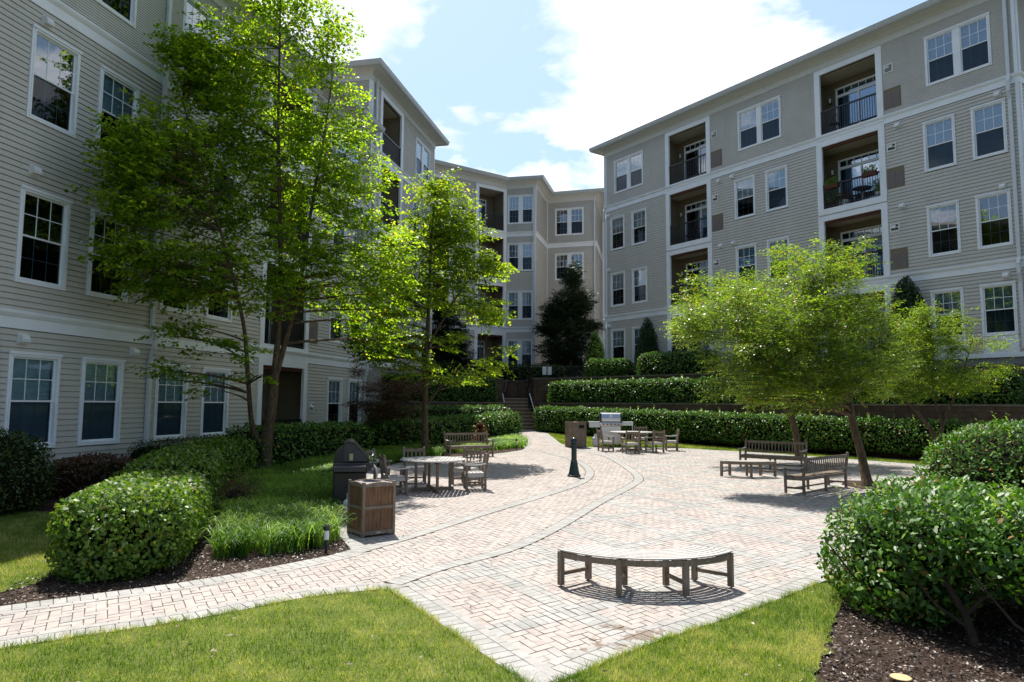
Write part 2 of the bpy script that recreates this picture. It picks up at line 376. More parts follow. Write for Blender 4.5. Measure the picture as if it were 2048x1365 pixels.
def sweep_shell(path, wid, zb, zt, n=20, e=.45, round_=.5, step=.3):
    """closed rounded body following a path; wid, zb, zt may be functions of the distance along it"""
    path = np.array(path, float); seg = np.linalg.norm(np.diff(path, axis=0), axis=1); cum = np.r_[0, np.cumsum(seg)]; Lt = cum[-1]
    ss = np.unique(np.r_[np.linspace(0, min(round_, Lt/2), 6), np.arange(0, Lt, step), np.linspace(Lt-min(round_, Lt/2), Lt, 6)])
    V = []; fn = lambda f, t: f(t) if callable(f) else f
    for s in ss:
        p = np.array([np.interp(s, cum, path[:, k]) for k in (0, 1)]); q = np.array([np.interp(min(s+.2, Lt), cum, path[:, k])-np.interp(max(s-.2, 0), cum, path[:, k]) for k in (0, 1)])
        q /= np.linalg.norm(q); nr = np.array([q[1], -q[0]]); d = min(s, Lt-s); k = 1.0 if d >= round_ else max(.04, math.sqrt(max(0, 1-((round_-d)/round_)**2)))**.7
        w = fn(wid, s)/2*k; b = fn(zb, s); t = fn(zt, s); h = (t-b)/2; hk = h*(.55+.45*k)
        for j in range(n):
            a = 2*math.pi*j/n; c, si = math.cos(a), math.sin(a); x = math.copysign(abs(c)**e, c)*w; z = math.copysign(abs(si)**e, si)*hk
            V.append((p[0]+nr[0]*x, p[1]+nr[1]*x, b+hk+z))
    m = len(ss); F = [(i*n+j, (i+1)*n+j, (i+1)*n+(j+1) % n, i*n+(j+1) % n) for i in range(m-1) for j in range(n)]
    V = np.array(V); 
    for i0, rev in ((0, True), ((m-1)*n, False)):
        c = V[i0:i0+n].mean(0); V = np.vstack([V, c]); ci = len(V)-1
        for j in range(n):
            a, b = i0+j, i0+(j+1) % n; F.append((ci, a, b, ci) if rev else (ci, b, a, ci))
    F = np.array(F); ctr = V.mean(0)
    # orient outward
    a = V[F[:, 0]]; nn = np.cross(V[F[:, 1]]-a, V[F[:, 2]]-a)
    if (nn*(V[F].mean(1)-ctr)).sum() < 0: F = F[:, ::-1]
    return V, F
def blob_shell(c, r, n=16, e=1.0, taper=None):
    V = []; m = n//2+2
    for i in range(m):
        t = math.pi*i/(m-1); z = -math.cos(t); rr = math.sin(t)**e if taper is None else taper((z+1)/2)
        for j in range(n):
            a = 2*math.pi*j/n; V.append((c[0]+r[0]*rr*math.cos(a), c[1]+r[1]*rr*math.sin(a), c[2]+r[2]*z))
    F = [(i*n+j, i*n+(j+1) % n, (i+1)*n+(j+1) % n, (i+1)*n+j) for i in range(m-1) for j in range(n)]
    return np.array(V), np.array(F)
def shrink(V, F, d):
    a = V[F[:, 0]]; N = np.cross(V[F[:, 1]]-a, V[F[:, 2]]-a); vn = np.zeros_like(V)
    for k in range(F.shape[1]): np.add.at(vn, F[:, k], N)
    return V - unit(vn)*d
def shrub(name, label, cat, shells, n, L, mat, asp=.55, shape='hex', depth=.1, group=None, zmin=None, coref=.12, up=.25, tips=0, tipbox=None, bump=.07, seed=1, stems=None):
    c = shells[0][0].mean(0); root = empty(name, (0, 0, 0), 0, label, cat, group)
    tot = sum(len(s[1]) for s in shells); parts = []
    areas = []
    for V, F in shells:
        a = V[F[:, 0]]; areas.append(np.linalg.norm(np.cross(V[F[:, 2]]-a, V[F[:, 1]]-V[F[:, 3]] if F.shape[1] == 4 else V[F[:, 1]]-a), axis=1).sum())
    for (V, F), ar in zip(shells, areas):
        k = int(n*ar/sum(areas)); parts.append(shell_leaves(V, F, int(k*.78), L, asp, up, shape, depth, zmin=zmin, seed=seed, bump=bump))
        parts.append(shell_leaves(shrink(V, F, depth*1.2), F, int(k*.22), L, asp, up, shape, depth, zmin=zmin, seed=seed, bump=bump))
    f = leaf_obj('foliage', parts, mat, root)
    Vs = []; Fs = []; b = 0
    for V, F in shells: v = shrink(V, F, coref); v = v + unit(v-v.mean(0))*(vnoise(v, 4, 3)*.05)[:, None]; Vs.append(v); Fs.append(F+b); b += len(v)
    o = bpy.data.objects.new('inner_branches', np_mesh('inner_branches', np.concatenate(Vs), np.concatenate(Fs), M['core'])); COL.objects.link(o); o.parent = root  # one solid dark body inside the leaf shell
    if tips:
        P = []
        for V, F in shells:
            p, nn = sample_shell(V, F, tips*8); p = p[nn[:, 2] > .5][:tips]; P.append(p)
        P = np.concatenate(P); rr = []
        for p in P:
            h = .10+.14*rng.random(); k = 7; t = np.linspace(0, 1, k)[:, None]; cc = p+np.array([rng.normal()*.03, rng.normal()*.03, h])*t
            an = np.arange(k)*2.4; A = np.stack([np.cos(an), np.sin(an), .9+0*an], 1); rr.append(leaf_geo(cc, A, np.tile([0, 0, 1.], (k, 1)) - A*.3, L*.85, L*.4))
        tag(leaf_obj('fresh_shoots', rr, M['tip'], root), kind='stuff')
    if stems:
        mb = MB()
        for pts, r0, r1 in stems: mb.tube(pts, list(np.linspace(r0, r1, len(pts))), 7)
        mb.build('stems', M['stem'], root, smooth=True)
    return root
def qcurve(a, b, lift, n=6, wob=.05):
    a = np.array(a); b = np.array(b); L = np.linalg.norm(b-a); m = (a+b)/2 + np.array([rng.normal()*wob*L, rng.normal()*wob*L, lift*L]); t = np.linspace(0, 1, n)[:, None]
    return a*(1-t)**2+2*m*t*(1-t)+b*t*t
def tree(name, label, cat, trunks, blobs, leafm, L, nspray, nleaf, group=None, asp=.9, Ls=.5, ls=.28, clamp=None, shape='hex', nmain=10, droop=.12, flat=.22, axis=None, barkm='bark', seed=0, twigs=True, lift=.06):
    global rng
    rng = np.random.default_rng(100+seed); root = empty(name, tuple(trunks[0][0][0]), 0, label, cat, group); org = np.array(trunks[0][0][0], float)
    tb = MB(); nodes = []; rad = []
    for pts, r0, r1 in trunks:
        pts = np.array(pts, float); t = np.linspace(0, 1, len(pts)); tt = np.linspace(0, 1, (len(pts)-1)*5+1)
        sm = np.stack([np.interp(tt, t, pts[:, k]) for k in range(3)], 1)
        for _ in range(2): sm[1:-1] = (sm[:-2]+2*sm[1:-1]+sm[2:])/4
        rr = r0+(r1-r0)*tt**.85
        if pts[0][2] < org[2]+.2: rr = rr*(1+.45*np.exp(-np.linalg.norm(sm-sm[0], axis=1)/.22))
        tb.tube(sm-org, list(rr), 12); nodes += list(sm[2:]); rad += list(rr[2:])
    tb.build('trunk', M[barkm], root, smooth=True)
    nodes = np.array(nodes); rad = np.array(rad); bb = MB(); B = [nodes]; tw = sum(b[5] if len(b) > 5 else b[3]*b[4] for b in blobs)
    blob3 = []
    for b in blobs:
        c = at(b[0], b[1], b[2]); s = b[2]/FPX; r = np.array([b[3]*s, (b[3]+b[4])/2*s*(b[6] if len(b) > 6 else 1), b[4]*s]); blob3.append((c, r, (b[5] if len(b) > 5 else b[3]*b[4])/tw))
    for c, r, w in blob3:
        for _ in range(max(3, int(round(nmain*len(blobs)*w)))):
            d = unit(rng.normal(size=3)); e = c+d*r*(.35+.5*rng.random())
            if clamp is not None: e = clamp(e[None])[0]
            dist = np.linalg.norm((nodes-e)*np.array([1, 1, .8]), axis=1) + np.where(nodes[:, 2] > e[2]-.12, 2.5, 0); i = int(np.argmin(dist)); p = qcurve(nodes[i], e, lift)
            rr = np.linspace(min(rad[i]*.6, .012+.014*np.linalg.norm(e-nodes[i])), .006, len(p)); bb.tube(p-org, list(rr), 5); B.append(p[1:])
    bb.build('branches', M[barkm], root, smooth=True); B = np.concatenate(B)
    P = []
    for c, r, w in blob3:
        k = int(nspray*w); d = unit(rng.normal(size=(k, 3))); u = rng.random((k, 1))**(1/2.2); P.append(c+d*r*u*(1+.16*vnoise(d*3, 2, seed)[:, None]))
    P = np.concatenate(P)
    if clamp is not None: P = clamp(P)
    k = len(P); Q = np.zeros_like(P)
    for i in range(0, k, 400):
        dd = ((P[i:i+400, None]-B[None])**2).sum(2); Q[i:i+400] = B[np.argmin(dd, 1)]
    ax = np.array(axis if axis is not None else [org[0], org[1]]); out = np.zeros_like(P); out[:, :2] = P[:, :2]-ax
    a = unit(unit(P-Q)*np.array([1, 1, .35])*.7 + unit(out)*.6 + rng.normal(size=(k, 3))*.3*np.array([1, 1, .5]) + np.array([0, 0, -droop]))
    up = unit(np.array([0, 0, 1.])+rng.normal(size=(k, 3))*flat); b = unit(np.cross(a, up)); up = np.cross(b, a)
    if twigs:
        tv = []; tf = []; base = 0; sel = np.linalg.norm(P-Q, axis=1) < 2.2
        q = Q[sel]; p = P[sel]; e = p+a[sel]*Ls*.7; w1 = .007; V = np.stack([q, q+np.array([0, 0, w1*1.6]), p+b[sel]*.004, p-b[sel]*.004, p+np.array([0, 0, .006]), e], 1).reshape(-1, 3); n = len(q)
        idx = np.arange(n)[:, None]*6; F = np.concatenate([idx+np.array([0, 2, 4]), idx+np.array([0, 4, 3]), idx+np.array([0, 3, 2]), idx+np.array([1, 4, 2]), idx+np.array([2, 5, 4]), idx+np.array([3, 4, 5])]); 
        o = bpy.data.objects.new('twigs', np_mesh('twigs', V-org, F, M[barkm])); link(o, root)
    kk = nleaf; u = rng.random((k, kk)); u = np.round(u*6)/6; side = np.sign(rng.random((k, kk))-.5); v = rng.random((k, kk))*(1-.55*u); ang = .9+.15*rng.normal(size=(k, kk))
    sc = (.75+.5*rng.random((k, 1)))
    C = P[:, None]+a[:, None]*((u-.35)*Ls*sc)[..., None]+(a[:, None]*np.cos(ang)[..., None]+b[:, None]*(side*np.sin(ang))[..., None])*(v*ls*sc)[..., None]+up[:, None]*(rng.normal(size=(k, kk))*.018-.05*v*v)[..., None]
    ang2 = ang*side+rng.normal(size=(k, kk))*.7; A = a[:, None]*np.cos(ang2)[..., None]+b[:, None]*np.sin(ang2)[..., None]+np.array([0, 0, -.25])+rng.normal(size=(k, kk, 3))*.15
    NN = up[:, None]+rng.normal(size=(k, kk, 3))*.38; s = (L*(.6+.65*rng.random(k*kk))); C = C.reshape(-1, 3)
    val = np.clip(np.repeat(rng.random(k)*.6+.1, kk)+rng.normal(size=k*kk)*.2, 0, 1); lf = leaf_geo(C-org, A.reshape(-1, 3), NN.reshape(-1, 3), s, s*asp, shape)
    leaf_obj('crown', [lf], M[leafm], root, val); rng = np.random.default_rng(200+seed); return root
# ------------------------------------------------------------------ buildings
class Facade:
    def __init__(s, root, P, Q=None, ang=None):
        s.root = root; s.P = np.array(P, float); 
        if Q is not None: s.d = (np.array(Q, float)-s.P); s.len = np.linalg.norm(s.d); s.d /= s.len; s.ang = math.atan2(s.d[1], s.d[0])
        else: s.ang = R(ang); s.d = np.array([math.cos(s.ang), math.sin(s.ang)])
        s.n = np.array([s.d[1], -s.d[0]]); s.open = []
    def w(s, t, z, off=0): p = s.P+s.d*t+s.n*off; return (p[0]-s.root.location[0], p[1]-s.root.location[1], z-s.root.location[2])
    def xy(s, t, off=0): return s.P+s.d*t+s.n*off
    def build(s, mb, name, mats, t=0, z=0, **k): return mb.build(name, mats, s.root, s.w(t, z), s.ang, **k)
WC = {}
def window(F, t0, z0, w, h, double=False, blind=.5, style=0, panel=False):
    key = (round(w, 2), round(h, 2), double, blind, style)
    if key not in WC:
        fr = MB(); T = .085; D = .06
        for a, b, c, d in ((0, T, T, h-T), (w-T, w, T, h-T), (0, w, h-T, h), (0, w, 0, T)): fr.box(a, -D, c, b, .06, d)
        fr.box(-.015, -D-.03, h-.035, w+.015, -D+.001, h+.02); fr.box(T*.55, -D-.012, T*.55, T, -D+.001, h-T*.5); fr.box(w-T, -D-.012, T*.55, w-T*.55, -D+.001, h-T*.5); fr.box(T*.55, -D-.011, h-T, w-T*.55, -D+.002, h-T*.55)
        units = [(T, w-T)]
        if double: units = [(T, w/2-.12), (w/2+.12, w-T)]; fr.box(w/2-.12, -D+.01, T, w/2+.12, .06, h-T)
        sa = MB(); gl = MB(); sc = MB(); bl = MB(); S = .038
        for a, b in units:
            lo, hi = T, h-T; m = (lo+hi)/2
            for x0, x1, y0, y1, yy in ((a, a+S, m, hi, -.012), (b-S, b, m, hi, -.012), (a+S, b-S, hi-S, hi, -.012), (a, b, m-S/2, m+S/2, -.018), (a, a+S, lo, m-S/2, .008), (b-S, b, lo, m-S/2, .008), (a+S, b-S, lo, lo+S, .008)):
                sa.box(x0, yy, y0, x1, yy+.03, y1)
            g = (b-a-2*S)
            for i in (1, 2): sa.box(a+S+g*i/3-.009, -.003, m+S/2, a+S+g*i/3+.009, .009, hi-S); sa.box(a+S+g*i/3-.008, .020, lo+S, a+S+g*i/3+.008, .028, m-S/2)
            sa.box(a+S, -.002, (m+hi)/2-.009, b-S, .008, (m+hi)/2+.009); sa.box(a+S, .021, (lo+m)/2-.008, b-S, .027, (lo+m)/2+.008)
            gl.add([(a+S, .002, m), (b-S, .002, m), (b-S, .002, hi-S), (a+S, .002, hi-S)], [(0, 1, 2, 3)]); sc.add([(a+S, .018, lo+S), (b-S, .018, lo+S), (b-S, .018, m), (a+S, .018, m)], [(0, 1, 2, 3)])
            x0, x1, yb = a, b, .5; zb = lo+(1-blind)*(hi-lo)
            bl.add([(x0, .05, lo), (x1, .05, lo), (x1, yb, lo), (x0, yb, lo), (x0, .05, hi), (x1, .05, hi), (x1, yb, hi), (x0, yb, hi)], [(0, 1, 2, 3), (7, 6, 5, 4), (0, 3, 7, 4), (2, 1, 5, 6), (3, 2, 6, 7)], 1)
            if blind > 0:
                nsl = int((hi-zb)/.045)
                for i in range(nsl): zz = hi-.045*(i+.5); bl.add([(a+.02, .075, zz-.021), (b-.02, .075, zz-.021), (b-.02, .092, zz+.022), (a+.02, .092, zz+.022)], [(0, 1, 2, 3)], 0)
            if style == 1:
                for i in range(10): 
                    xx = a+(b-a)*i/10; ww = (b-a)/10; bl.add([(xx, .13, lo), (xx+ww*.5, .10, lo), (xx+ww*.5, .10, hi), (xx, .13, hi)], [(0, 1, 2, 3)], 2); bl.add([(xx+ww*.5, .10, lo), (xx+ww, .13, lo), (xx+ww, .13, hi), (xx+ww*.5, .10, hi)], [(0, 1, 2, 3)], 2)
        WC[key] = (fr.mesh('window', M['trim']), sa.mesh('sash', M['trim']), gl.mesh('glass', M['glass']), sc.mesh('insect_screen', M['screen']), bl.mesh('blind', [M['blindm'], M['darkroom'], M['curtain']]))
    ms = WC[key]; o = link(bpy.data.objects.new('window', ms[0]), F.root, F.w(t0, z0), F.ang)
    for n, m in zip(('sash', 'glass', 'insect_screen', 'blind'), ms[1:]): link(bpy.data.objects.new(n, m), o)
    F.open.append((t0, t0+w, z0, z0+h))
    if panel:
        pb = MB(); pb.box(0, -.04, -.62, .08, 0, 0); pb.box(w-.08, -.04, -.62, w, 0, 0); pb.box(.08, -.02, -.62, w-.08, 0, 0); pb.box(.16, -.032, -.54, w-.16, -.018, -.08); pb.build('apron_panel', M['trim'], o); F.open.append((t0, t0+w, z0-.62, z0))
    return o
def siding_mesh(F, t0, t1, z0, z1, exp, inset=0.0, opens=None):
    mb = MB(); z = z0; o = F.open if opens is None else opens
    while z < z1-.01:
        zt = min(z+exp, z1); zc = (z+zt)/2; cuts = sorted((a+.03, b-.03) for a, b, c, d in o if c+.02 < zc < d-.02 and b > t0 and a < t1); x = t0; iv = []
        for a, b in cuts:
            if a > x: iv.append((x, a))
            x = max(x, b)
        if x < t1: iv.append((x, t1))
        for a, b in iv:
            y = inset; g_ = .017 if exp > .1 else .0105; zf = zt-g_; mb.add([(a, y-.036, z), (b, y-.036, z), (b, y-.026, zf), (a, y-.026, zf), (b, y+.012, zf), (a, y+.012, zf), (b, y+.012, zt), (a, y+.012, zt), (b, y-.036, zt), (a, y-.036, zt)], [(0, 1, 2, 3), (3, 2, 4, 5), (5, 4, 6, 7), (7, 6, 8, 9)])
        z = zt
    return mb
def porch(F, t0, t1, z0, z1, rail=True, depth=1.5, door=(.35, 1.0), beam=True, ext=(.1, .1), doorkind='slider'):
    """recessed balcony: opening t0..t1, floor z0, head z1"""
    w = t1-t0; h = z1-z0; D = depth; mb = MB()
    e0 = -ext[0]; e1 = w+ext[1]
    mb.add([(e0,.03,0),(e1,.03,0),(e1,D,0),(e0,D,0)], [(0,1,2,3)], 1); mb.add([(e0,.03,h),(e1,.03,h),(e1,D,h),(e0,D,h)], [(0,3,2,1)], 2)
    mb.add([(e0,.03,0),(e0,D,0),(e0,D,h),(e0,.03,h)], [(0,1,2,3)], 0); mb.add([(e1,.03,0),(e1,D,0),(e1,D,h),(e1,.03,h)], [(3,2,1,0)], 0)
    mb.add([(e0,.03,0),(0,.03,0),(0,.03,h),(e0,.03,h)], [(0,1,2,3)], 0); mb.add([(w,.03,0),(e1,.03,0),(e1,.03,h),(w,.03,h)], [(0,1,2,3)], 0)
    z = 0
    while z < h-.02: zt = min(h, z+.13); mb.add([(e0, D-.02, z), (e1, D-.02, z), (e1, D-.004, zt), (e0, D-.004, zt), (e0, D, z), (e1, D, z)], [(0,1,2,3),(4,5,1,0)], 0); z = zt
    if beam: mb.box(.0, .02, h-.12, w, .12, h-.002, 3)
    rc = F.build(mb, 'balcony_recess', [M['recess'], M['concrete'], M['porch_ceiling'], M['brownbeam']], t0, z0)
    d0, d1 = door[0]*w, door[1]*w-.02; fr = MB(); y = D-.08; H = min(2.35, h-.3); hd = H-.42 if doorkind == 'slider' else H
    if doorkind == 'slider':
        for a, b, c, d in ((d0, d0+.07, 0, H-.07), (d1-.07, d1, 0, H-.07), (d0, d1, H-.07, H), (d0+.07, d1-.07, hd-.02, hd+.1), (d0+.07, d1-.07, 0, .06)): fr.box(a, y, c, b, y+.075, d)
        mm = (d0+d1)/2; fr.box(mm-.035, y+.01, .06, mm+.035, y+.07, hd-.02)
        for i in range(1, 6): fr.box(d0+.07+(d1-d0-.14)*i/6-.01, y+.02, hd+.1, d0+.07+(d1-d0-.14)*i/6+.01, y+.05, H-.07)
        dr = fr.build('sliding_door', M['trim'], rc); g = MB(); g.box(d0+.07, y+.04, .06, d1-.07, y+.045, H-.07); g.build('glass', M['glass'], dr)
        c = MB(); n = 14; c.box(d0+.07, y+.074, .05, d1-.07, y+.0745, H-.05, 1)
        for i in range(n): xa = mm+(d1-.07-mm)*i/n if i < n/2 else d0+.07+(mm-d0-.07)*(i/n); 
        for i in range(11): xa = d0+.25+(d1-d0-.35)*i/11; c.box(xa, y+.06, .08, xa+(d1-d0-.35)/11*.8, y+.066, hd-.04, 0)
        c.build('vertical_blind', [M['curtain'], M['darkroom']], dr)
    else:
        for a, b, c, d in ((d0, d0+.07, 0, 2.1), (d0+.93, d0+1.0, 0, 2.1), (d0, d0+1.0, 2.1, 2.17)): fr.box(a, y, c, b, y+.075, d, 0)
        fr.box(d0+.07, y+.03, 0, d0+.93, y+.07, 2.1, 1)
        for zz in (.2, .85, 1.5):
            for xx in (d0+.15, d0+.55): fr.box(xx, y+.02, zz, xx+.28, y+.031, zz+.45, 1)
        dr = fr.build('closet_door', [M['trim'], M['door']], rc); k = MB(); k.cyl((d0+.85, y+.0, 1.0), (d0+.85, y+.03, 1.0), .03); k.build('handle', M['black'], dr)
    lp = MB(); lx = d0-.25; lp.box(lx-.05, D-.1, 1.75, lx+.05, D-.02, 1.8, 0); lp.cyl((lx, D-.11, 1.78), (lx, D-.11, 1.98), .045, .055, 10, 1); lp.cyl((lx, D-.11, 1.98), (lx, D-.11, 2.02), .06, .02, 10, 0); lp.build('wall_lamp', [M['black'], M['vinyl']], rc, smooth=True)
    if rail:
        r = MB(); r.box(0, -.025, .965, w, .035, 1.03); r.box(0, -.008, .06, w, .018, .09); n = int(w/.105)
        for i in range(1, n): x = w*i/n; r.box(x-.010, -.004, .09, x+.010, .014, .97)
        r.box(0, -.01, .0, .035, .02, .98); r.box(w-.035, -.01, 0, w, .02, .98); r.build('railing', M['blueblack'], rc)
    F.open.append((t0-.03, t1+.03, z0-.25, z1+.25)); return rc
def vent_hood(F, t, z):
    mb = MB(); mb.box(-.11, -.05, -.1, .11, -.0, .12); mb.xprism([(-.03, .1), (-.12, .08), (-.16, .0), (-.16, -.07), (-.03, -.07)], -.09, .09)
    for i in range(5): mb.box(-.075+i*.033, -.166, -.06, -.06+i*.033, -.159, -.01)
    F.build(mb, 'vent_hood', M['vinyl'], t, z)
def dryer_vent(F, t, z):
    mb = MB(); 
    for a, b, c, d in ((-.18, -.14, -.17, .17), (.14, .18, -.17, .17), (-.14, .14, .13, .17), (-.14, .14, -.17, -.13)): mb.box(a, -.06, c, b, -.012, d, 0)
    mb.add([(-.14, -.03, -.13), (.14, -.03, -.13), (.14, -.03, .13), (-.14, -.03, .13)], [(0, 1, 2, 3)], 1); mb.xprism([(-.03, .12), (-.13, .0), (-.03, -.02)], -.12, .03, 0); F.build(mb, 'exhaust_vent', [M['vinyl'], M['darkroom']], t, z)
def ac_grille(F, t, z, w=.66, h=.82):
    mb = MB(); mb.box(0, -.043, 0, w, -.0, h, 0); n = 16
    for i in range(n): zz = .05+(h-.22)*i/n; mb.box(.04, -.056, zz, w/2-.01, -.042, zz+.022, 1); mb.box(w/2+.01, -.056, zz, w-.04, -.042, zz+.022, 1)
    F.build(mb, 'air_grille', [M['soffit'] if False else M['recess'], M['grille']], t, z)
def downpipe(F, t, z0, z1, kicks=(), off=.09):
    mb = MB(); pts = [(z1, off)]
    for zk in kicks: pts += [(zk+.45, off), (zk+.2, off+.1), (zk-.15, off+.1), (zk-.4, off)]
    pts += [(z0, off)]
    for (za, oa), (zb, ob) in zip(pts[:-1], pts[1:]): mb.beam((0, -oa, za), (0, -ob, zb), .11, .075, up=(0, 1, 0)); 
    for zz in (z0+1.6, (z0+z1)/2, z1-1.4): mb.box(-.075, -off-.045, zz, .075, -off+.06, zz+.03)
    return F.build(mb, 'downpipe', M['pipe'], t, 0)
def belt_prof(zb, hh=.34): return [(.0, zb), (.05, zb), (.05, zb+hh*.62), (.075, zb+hh*.70), (.11, zb+hh*.86), (.115, zb+hh), (.0, zb+hh+.03)]
def eave_parts(root, pts, zf, roofdepth=6.0, ov=.6):
    o = np.array(root.location); P = [np.array(p)-o[:2] for p in pts]; f = MB(); zf = zf-o[2]
    f.sweep(P, [(0, zf), (.045, zf), (.045, zf+.03), (.06, zf+.03), (.06, zf+.30), (0, zf+.30)]); f.sweep(P, [(.0, zf+.30), (.09, zf+.30), (.12, zf+.36), (.3, zf+.44), (ov-.03, zf+.46), (ov-.03, zf+.5), (0, zf+.5)]); f.build('frieze_board', M['soffit'], root)
    g = MB(); g.sweep(P, [(ov-.03, zf+.40), (ov+.03, zf+.40), (ov+.07, zf+.47), (ov+.10, zf+.60), (ov+.11, zf+.62), (ov-.03, zf+.62)]); g.build('gutter', M['gutter'], root)
    r = MB(); r.sweep(P, [(ov+.06, zf+.60), (ov+.06, zf+.63), (-roofdepth, zf+.63+roofdepth*.32), (-roofdepth, zf+.5)]); r.build('roof', M['roof'], root)
def body(root, poly, z0, z1, name='core_wall'):
    o = root.location; mb = MB(); mb.prism([(x-o[0], y-o[1]) for x, y in poly], z0-o[2], z1-o[2]); return mb.build(name, M['siding'], root)
# ------------------------------------------------------------------ sun and sky
SUN = Vector((-.07, .222, .405)).normalized()
sd = bpy.data.lights.new('sun', 'SUN'); sd.energy = 4.5; sd.angle = R(.53); sd.color = (1, .955, .88)
so = bpy.data.objects.new('sun', sd); COL.objects.link(so); so.rotation_euler = SUN.to_track_quat('Z', 'Y').to_euler(); so.location = (0, 0, 30)
w = bpy.data.worlds.new('World'); scene.world = w; w.use_nodes = True; nt = w.node_tree; nt.nodes.clear()
def N(t, **k):
    n = nt.nodes.new(t)
    for a, v in k.items():
        if a[0] == '_': setattr(n, a[1:], v)
        elif isinstance(v, bpy.types.NodeSocket): nt.links.new(v, n.inputs[int(a[1:])])
        else: n.inputs[int(a[1:])].default_value = v
    return n
sky = N('ShaderNodeTexSky', _sky_type='NISHITA', _sun_disc=False, _sun_elevation=math.asin(SUN.z), _sun_rotation=math.atan2(SUN.x, SUN.y), _air_density=1.0, _dust_density=1.6, _ozone_density=1.2)
tc = N('ShaderNodeTexCoord'); sep = N('ShaderNodeSeparateXYZ', i0=tc.outputs['Generated'])
def mth(op, a, b=0.0, c=0.0): return N('ShaderNodeMath', _operation=op, i0=a, i1=b, i2=c).outputs[0]
zz = mth('MAXIMUM', mth('ADD', sep.outputs[2], .12), .05); cx = mth('DIVIDE', sep.outputs[0], zz); cy = mth('DIVIDE', sep.outputs[1], zz)
cv = N('ShaderNodeCombineXYZ', i0=cx, i1=cy, i2=0.0).outputs[0]
n1 = N('ShaderNodeTexNoise', i0=cv, i2=2.1, i3=10.0, i4=.58); n1.inputs['Distortion'].default_value = .25
dens = mth('ADD', mth('MULTIPLY', n1.outputs['Fac'], 2.2), -.60)
def bump(px, py, rad, amt):
    d = ray(px, py); d = d/np.linalg.norm(d)
    dt = N('ShaderNodeVectorMath', _operation='DOT_PRODUCT', i0=tc.outputs['Generated'], i1=tuple(d)).outputs['Value']
    return mth('MULTIPLY', mth('SMOOTH_MIN', mth('MAXIMUM', mth('DIVIDE', mth('SUBTRACT', dt, math.cos(R(rad))), 1-math.cos(R(rad))), 0.0), 1.0, .3), amt)
tot = dens
for b in ((1440, 140, 17, .34), (1250, 230, 8, .12), (960, 260, 5, .16), (680, 40, 9, .22), (860, 50, 3.2, .20), (780, 200, 5, .08), (830, 130, 9, -.10), (960, 120, 9, -.20), (1060, 40, 8, -.12), (1740, 0, 9, -.55), (880, 220, 7, -.08), (1100, 300, 7, -.10)):
    tot = mth('ADD', tot, bump(*b))
tot = mth('ADD', tot, mth('MULTIPLY', mth('MINIMUM', sep.outputs[1], 0.0), .85))
rp = N('ShaderNodeValToRGB', i0=tot); e = rp.color_ramp.elements; e[0].position = .44; e[0].color = (0, 0, 0, 1); e[1].position = .66; e[1].color = (1, 1, 1, 1)
n2 = N('ShaderNodeTexNoise', i0=cv, i2=3.0, i3=6.0, i4=.55)
cr = N('ShaderNodeValToRGB', i0=n2.outputs['Fac']); e = cr.color_ramp.elements; e[0].position = .3; e[0].color = (6.0, 6.6, 7.7, 1); e[1].position = .6; e[1].color = (9.4, 9.5, 9.8, 1)
veil = N('ShaderNodeMix', _data_type='RGBA', i0=mth('ADD', .08, mth('MULTIPLY', mth('MAXIMUM', sep.outputs[1], 0.0), .60))); nt.links.new(sky.outputs[0], veil.inputs[6]); veil.inputs[7].default_value = (4.3, 6.2, 8.0, 1)
mx = N('ShaderNodeMix', _data_type='RGBA', i0=rp.outputs[0]); nt.links.new(veil.outputs[2], mx.inputs[6]); nt.links.new(cr.outputs[0], mx.inputs[7])
bg = N('ShaderNodeBackground', i1=.080); nt.links.new(mx.outputs[2], bg.inputs[0]); wo = N('ShaderNodeOutputWorld'); nt.links.new(bg.outputs[0], wo.inputs[0])
scene.view_settings.view_transform = 'Standard'; scene.view_settings.look = 'None'; scene.view_settings.gamma = 1; scene.view_settings.exposure = .94
# ------------------------------------------------------------------ ground
def pol(name, pts, mat, off, kind='structure', label=None, cat=None):
    from mathutils.geometry import tessellate_polygon
    P = [Vector((float(p[0]), float(p[1]), float(gz(p[1]))+off)) for p in pts]; mb = MB(); mb.add(P, [t for t in tessellate_polygon([[Vector((p.x, p.y, 0)) for p in P]])])
    o = mb.build(name, mat); return tag(o, label, cat, None, kind)
g = MB(); ys = [-80, 0, 27, 38, 60, 900]; 
for i, y in enumerate(ys): g.v += [(-700, y, float(gz(y))-.06), (700, y, float(gz(y))-.06)]
g.f = [(2*i, 2*i+1, 2*i+3, 2*i+2) for i in range(len(ys)-1)]; g.m = [0]*len(g.f); tag(g.build('ground', M['earth']), kind='structure')
def G(*a): p = gp(*a); return (float(p[0]), float(p[1]))
EDGE_LOW = [(-9.0, 2.45), G(0, 1300), G(400, 1240), G(620, 1195), G(775, 1180), G(870, 1243), G(960, 1308), G(1075, 1385), G(1300, 1290), G(1480, 1232), G(1660, 1160), (7.6, 11.7), (13.8, 17.2)]
EDGE_UP = [G(1840, 930), G(1640, 915), G(1500, 905), G(1360, 897), G(1190, 896), G(1128, 893), G(1096, 868), (1.32, 37.2), (.12, 37.2), G(1042, 885), G(1052, 900), G(1000, 908), G(930, 913), G(880, 917), G(800, 926), G(735, 945), G(690, 975), G(655, 1010), G(652, 1040), G(690, 1088), G(706, 1104), G(420, 1160), G(0, 1215), (-9.9, 3.6)]
def smooth_pts(pts, keep, it=1):
    out = []
    for i, p in enumerate(pts):
        if i in keep or i in (0, len(pts)-1): out.append(p); continue
        a, b = np.array(pts[i-1]), np.array(pts[i+1]); p = np.array(p); out += [tuple(p+(a-p)*.18), tuple(p+(b-p)*.18)]
    return out
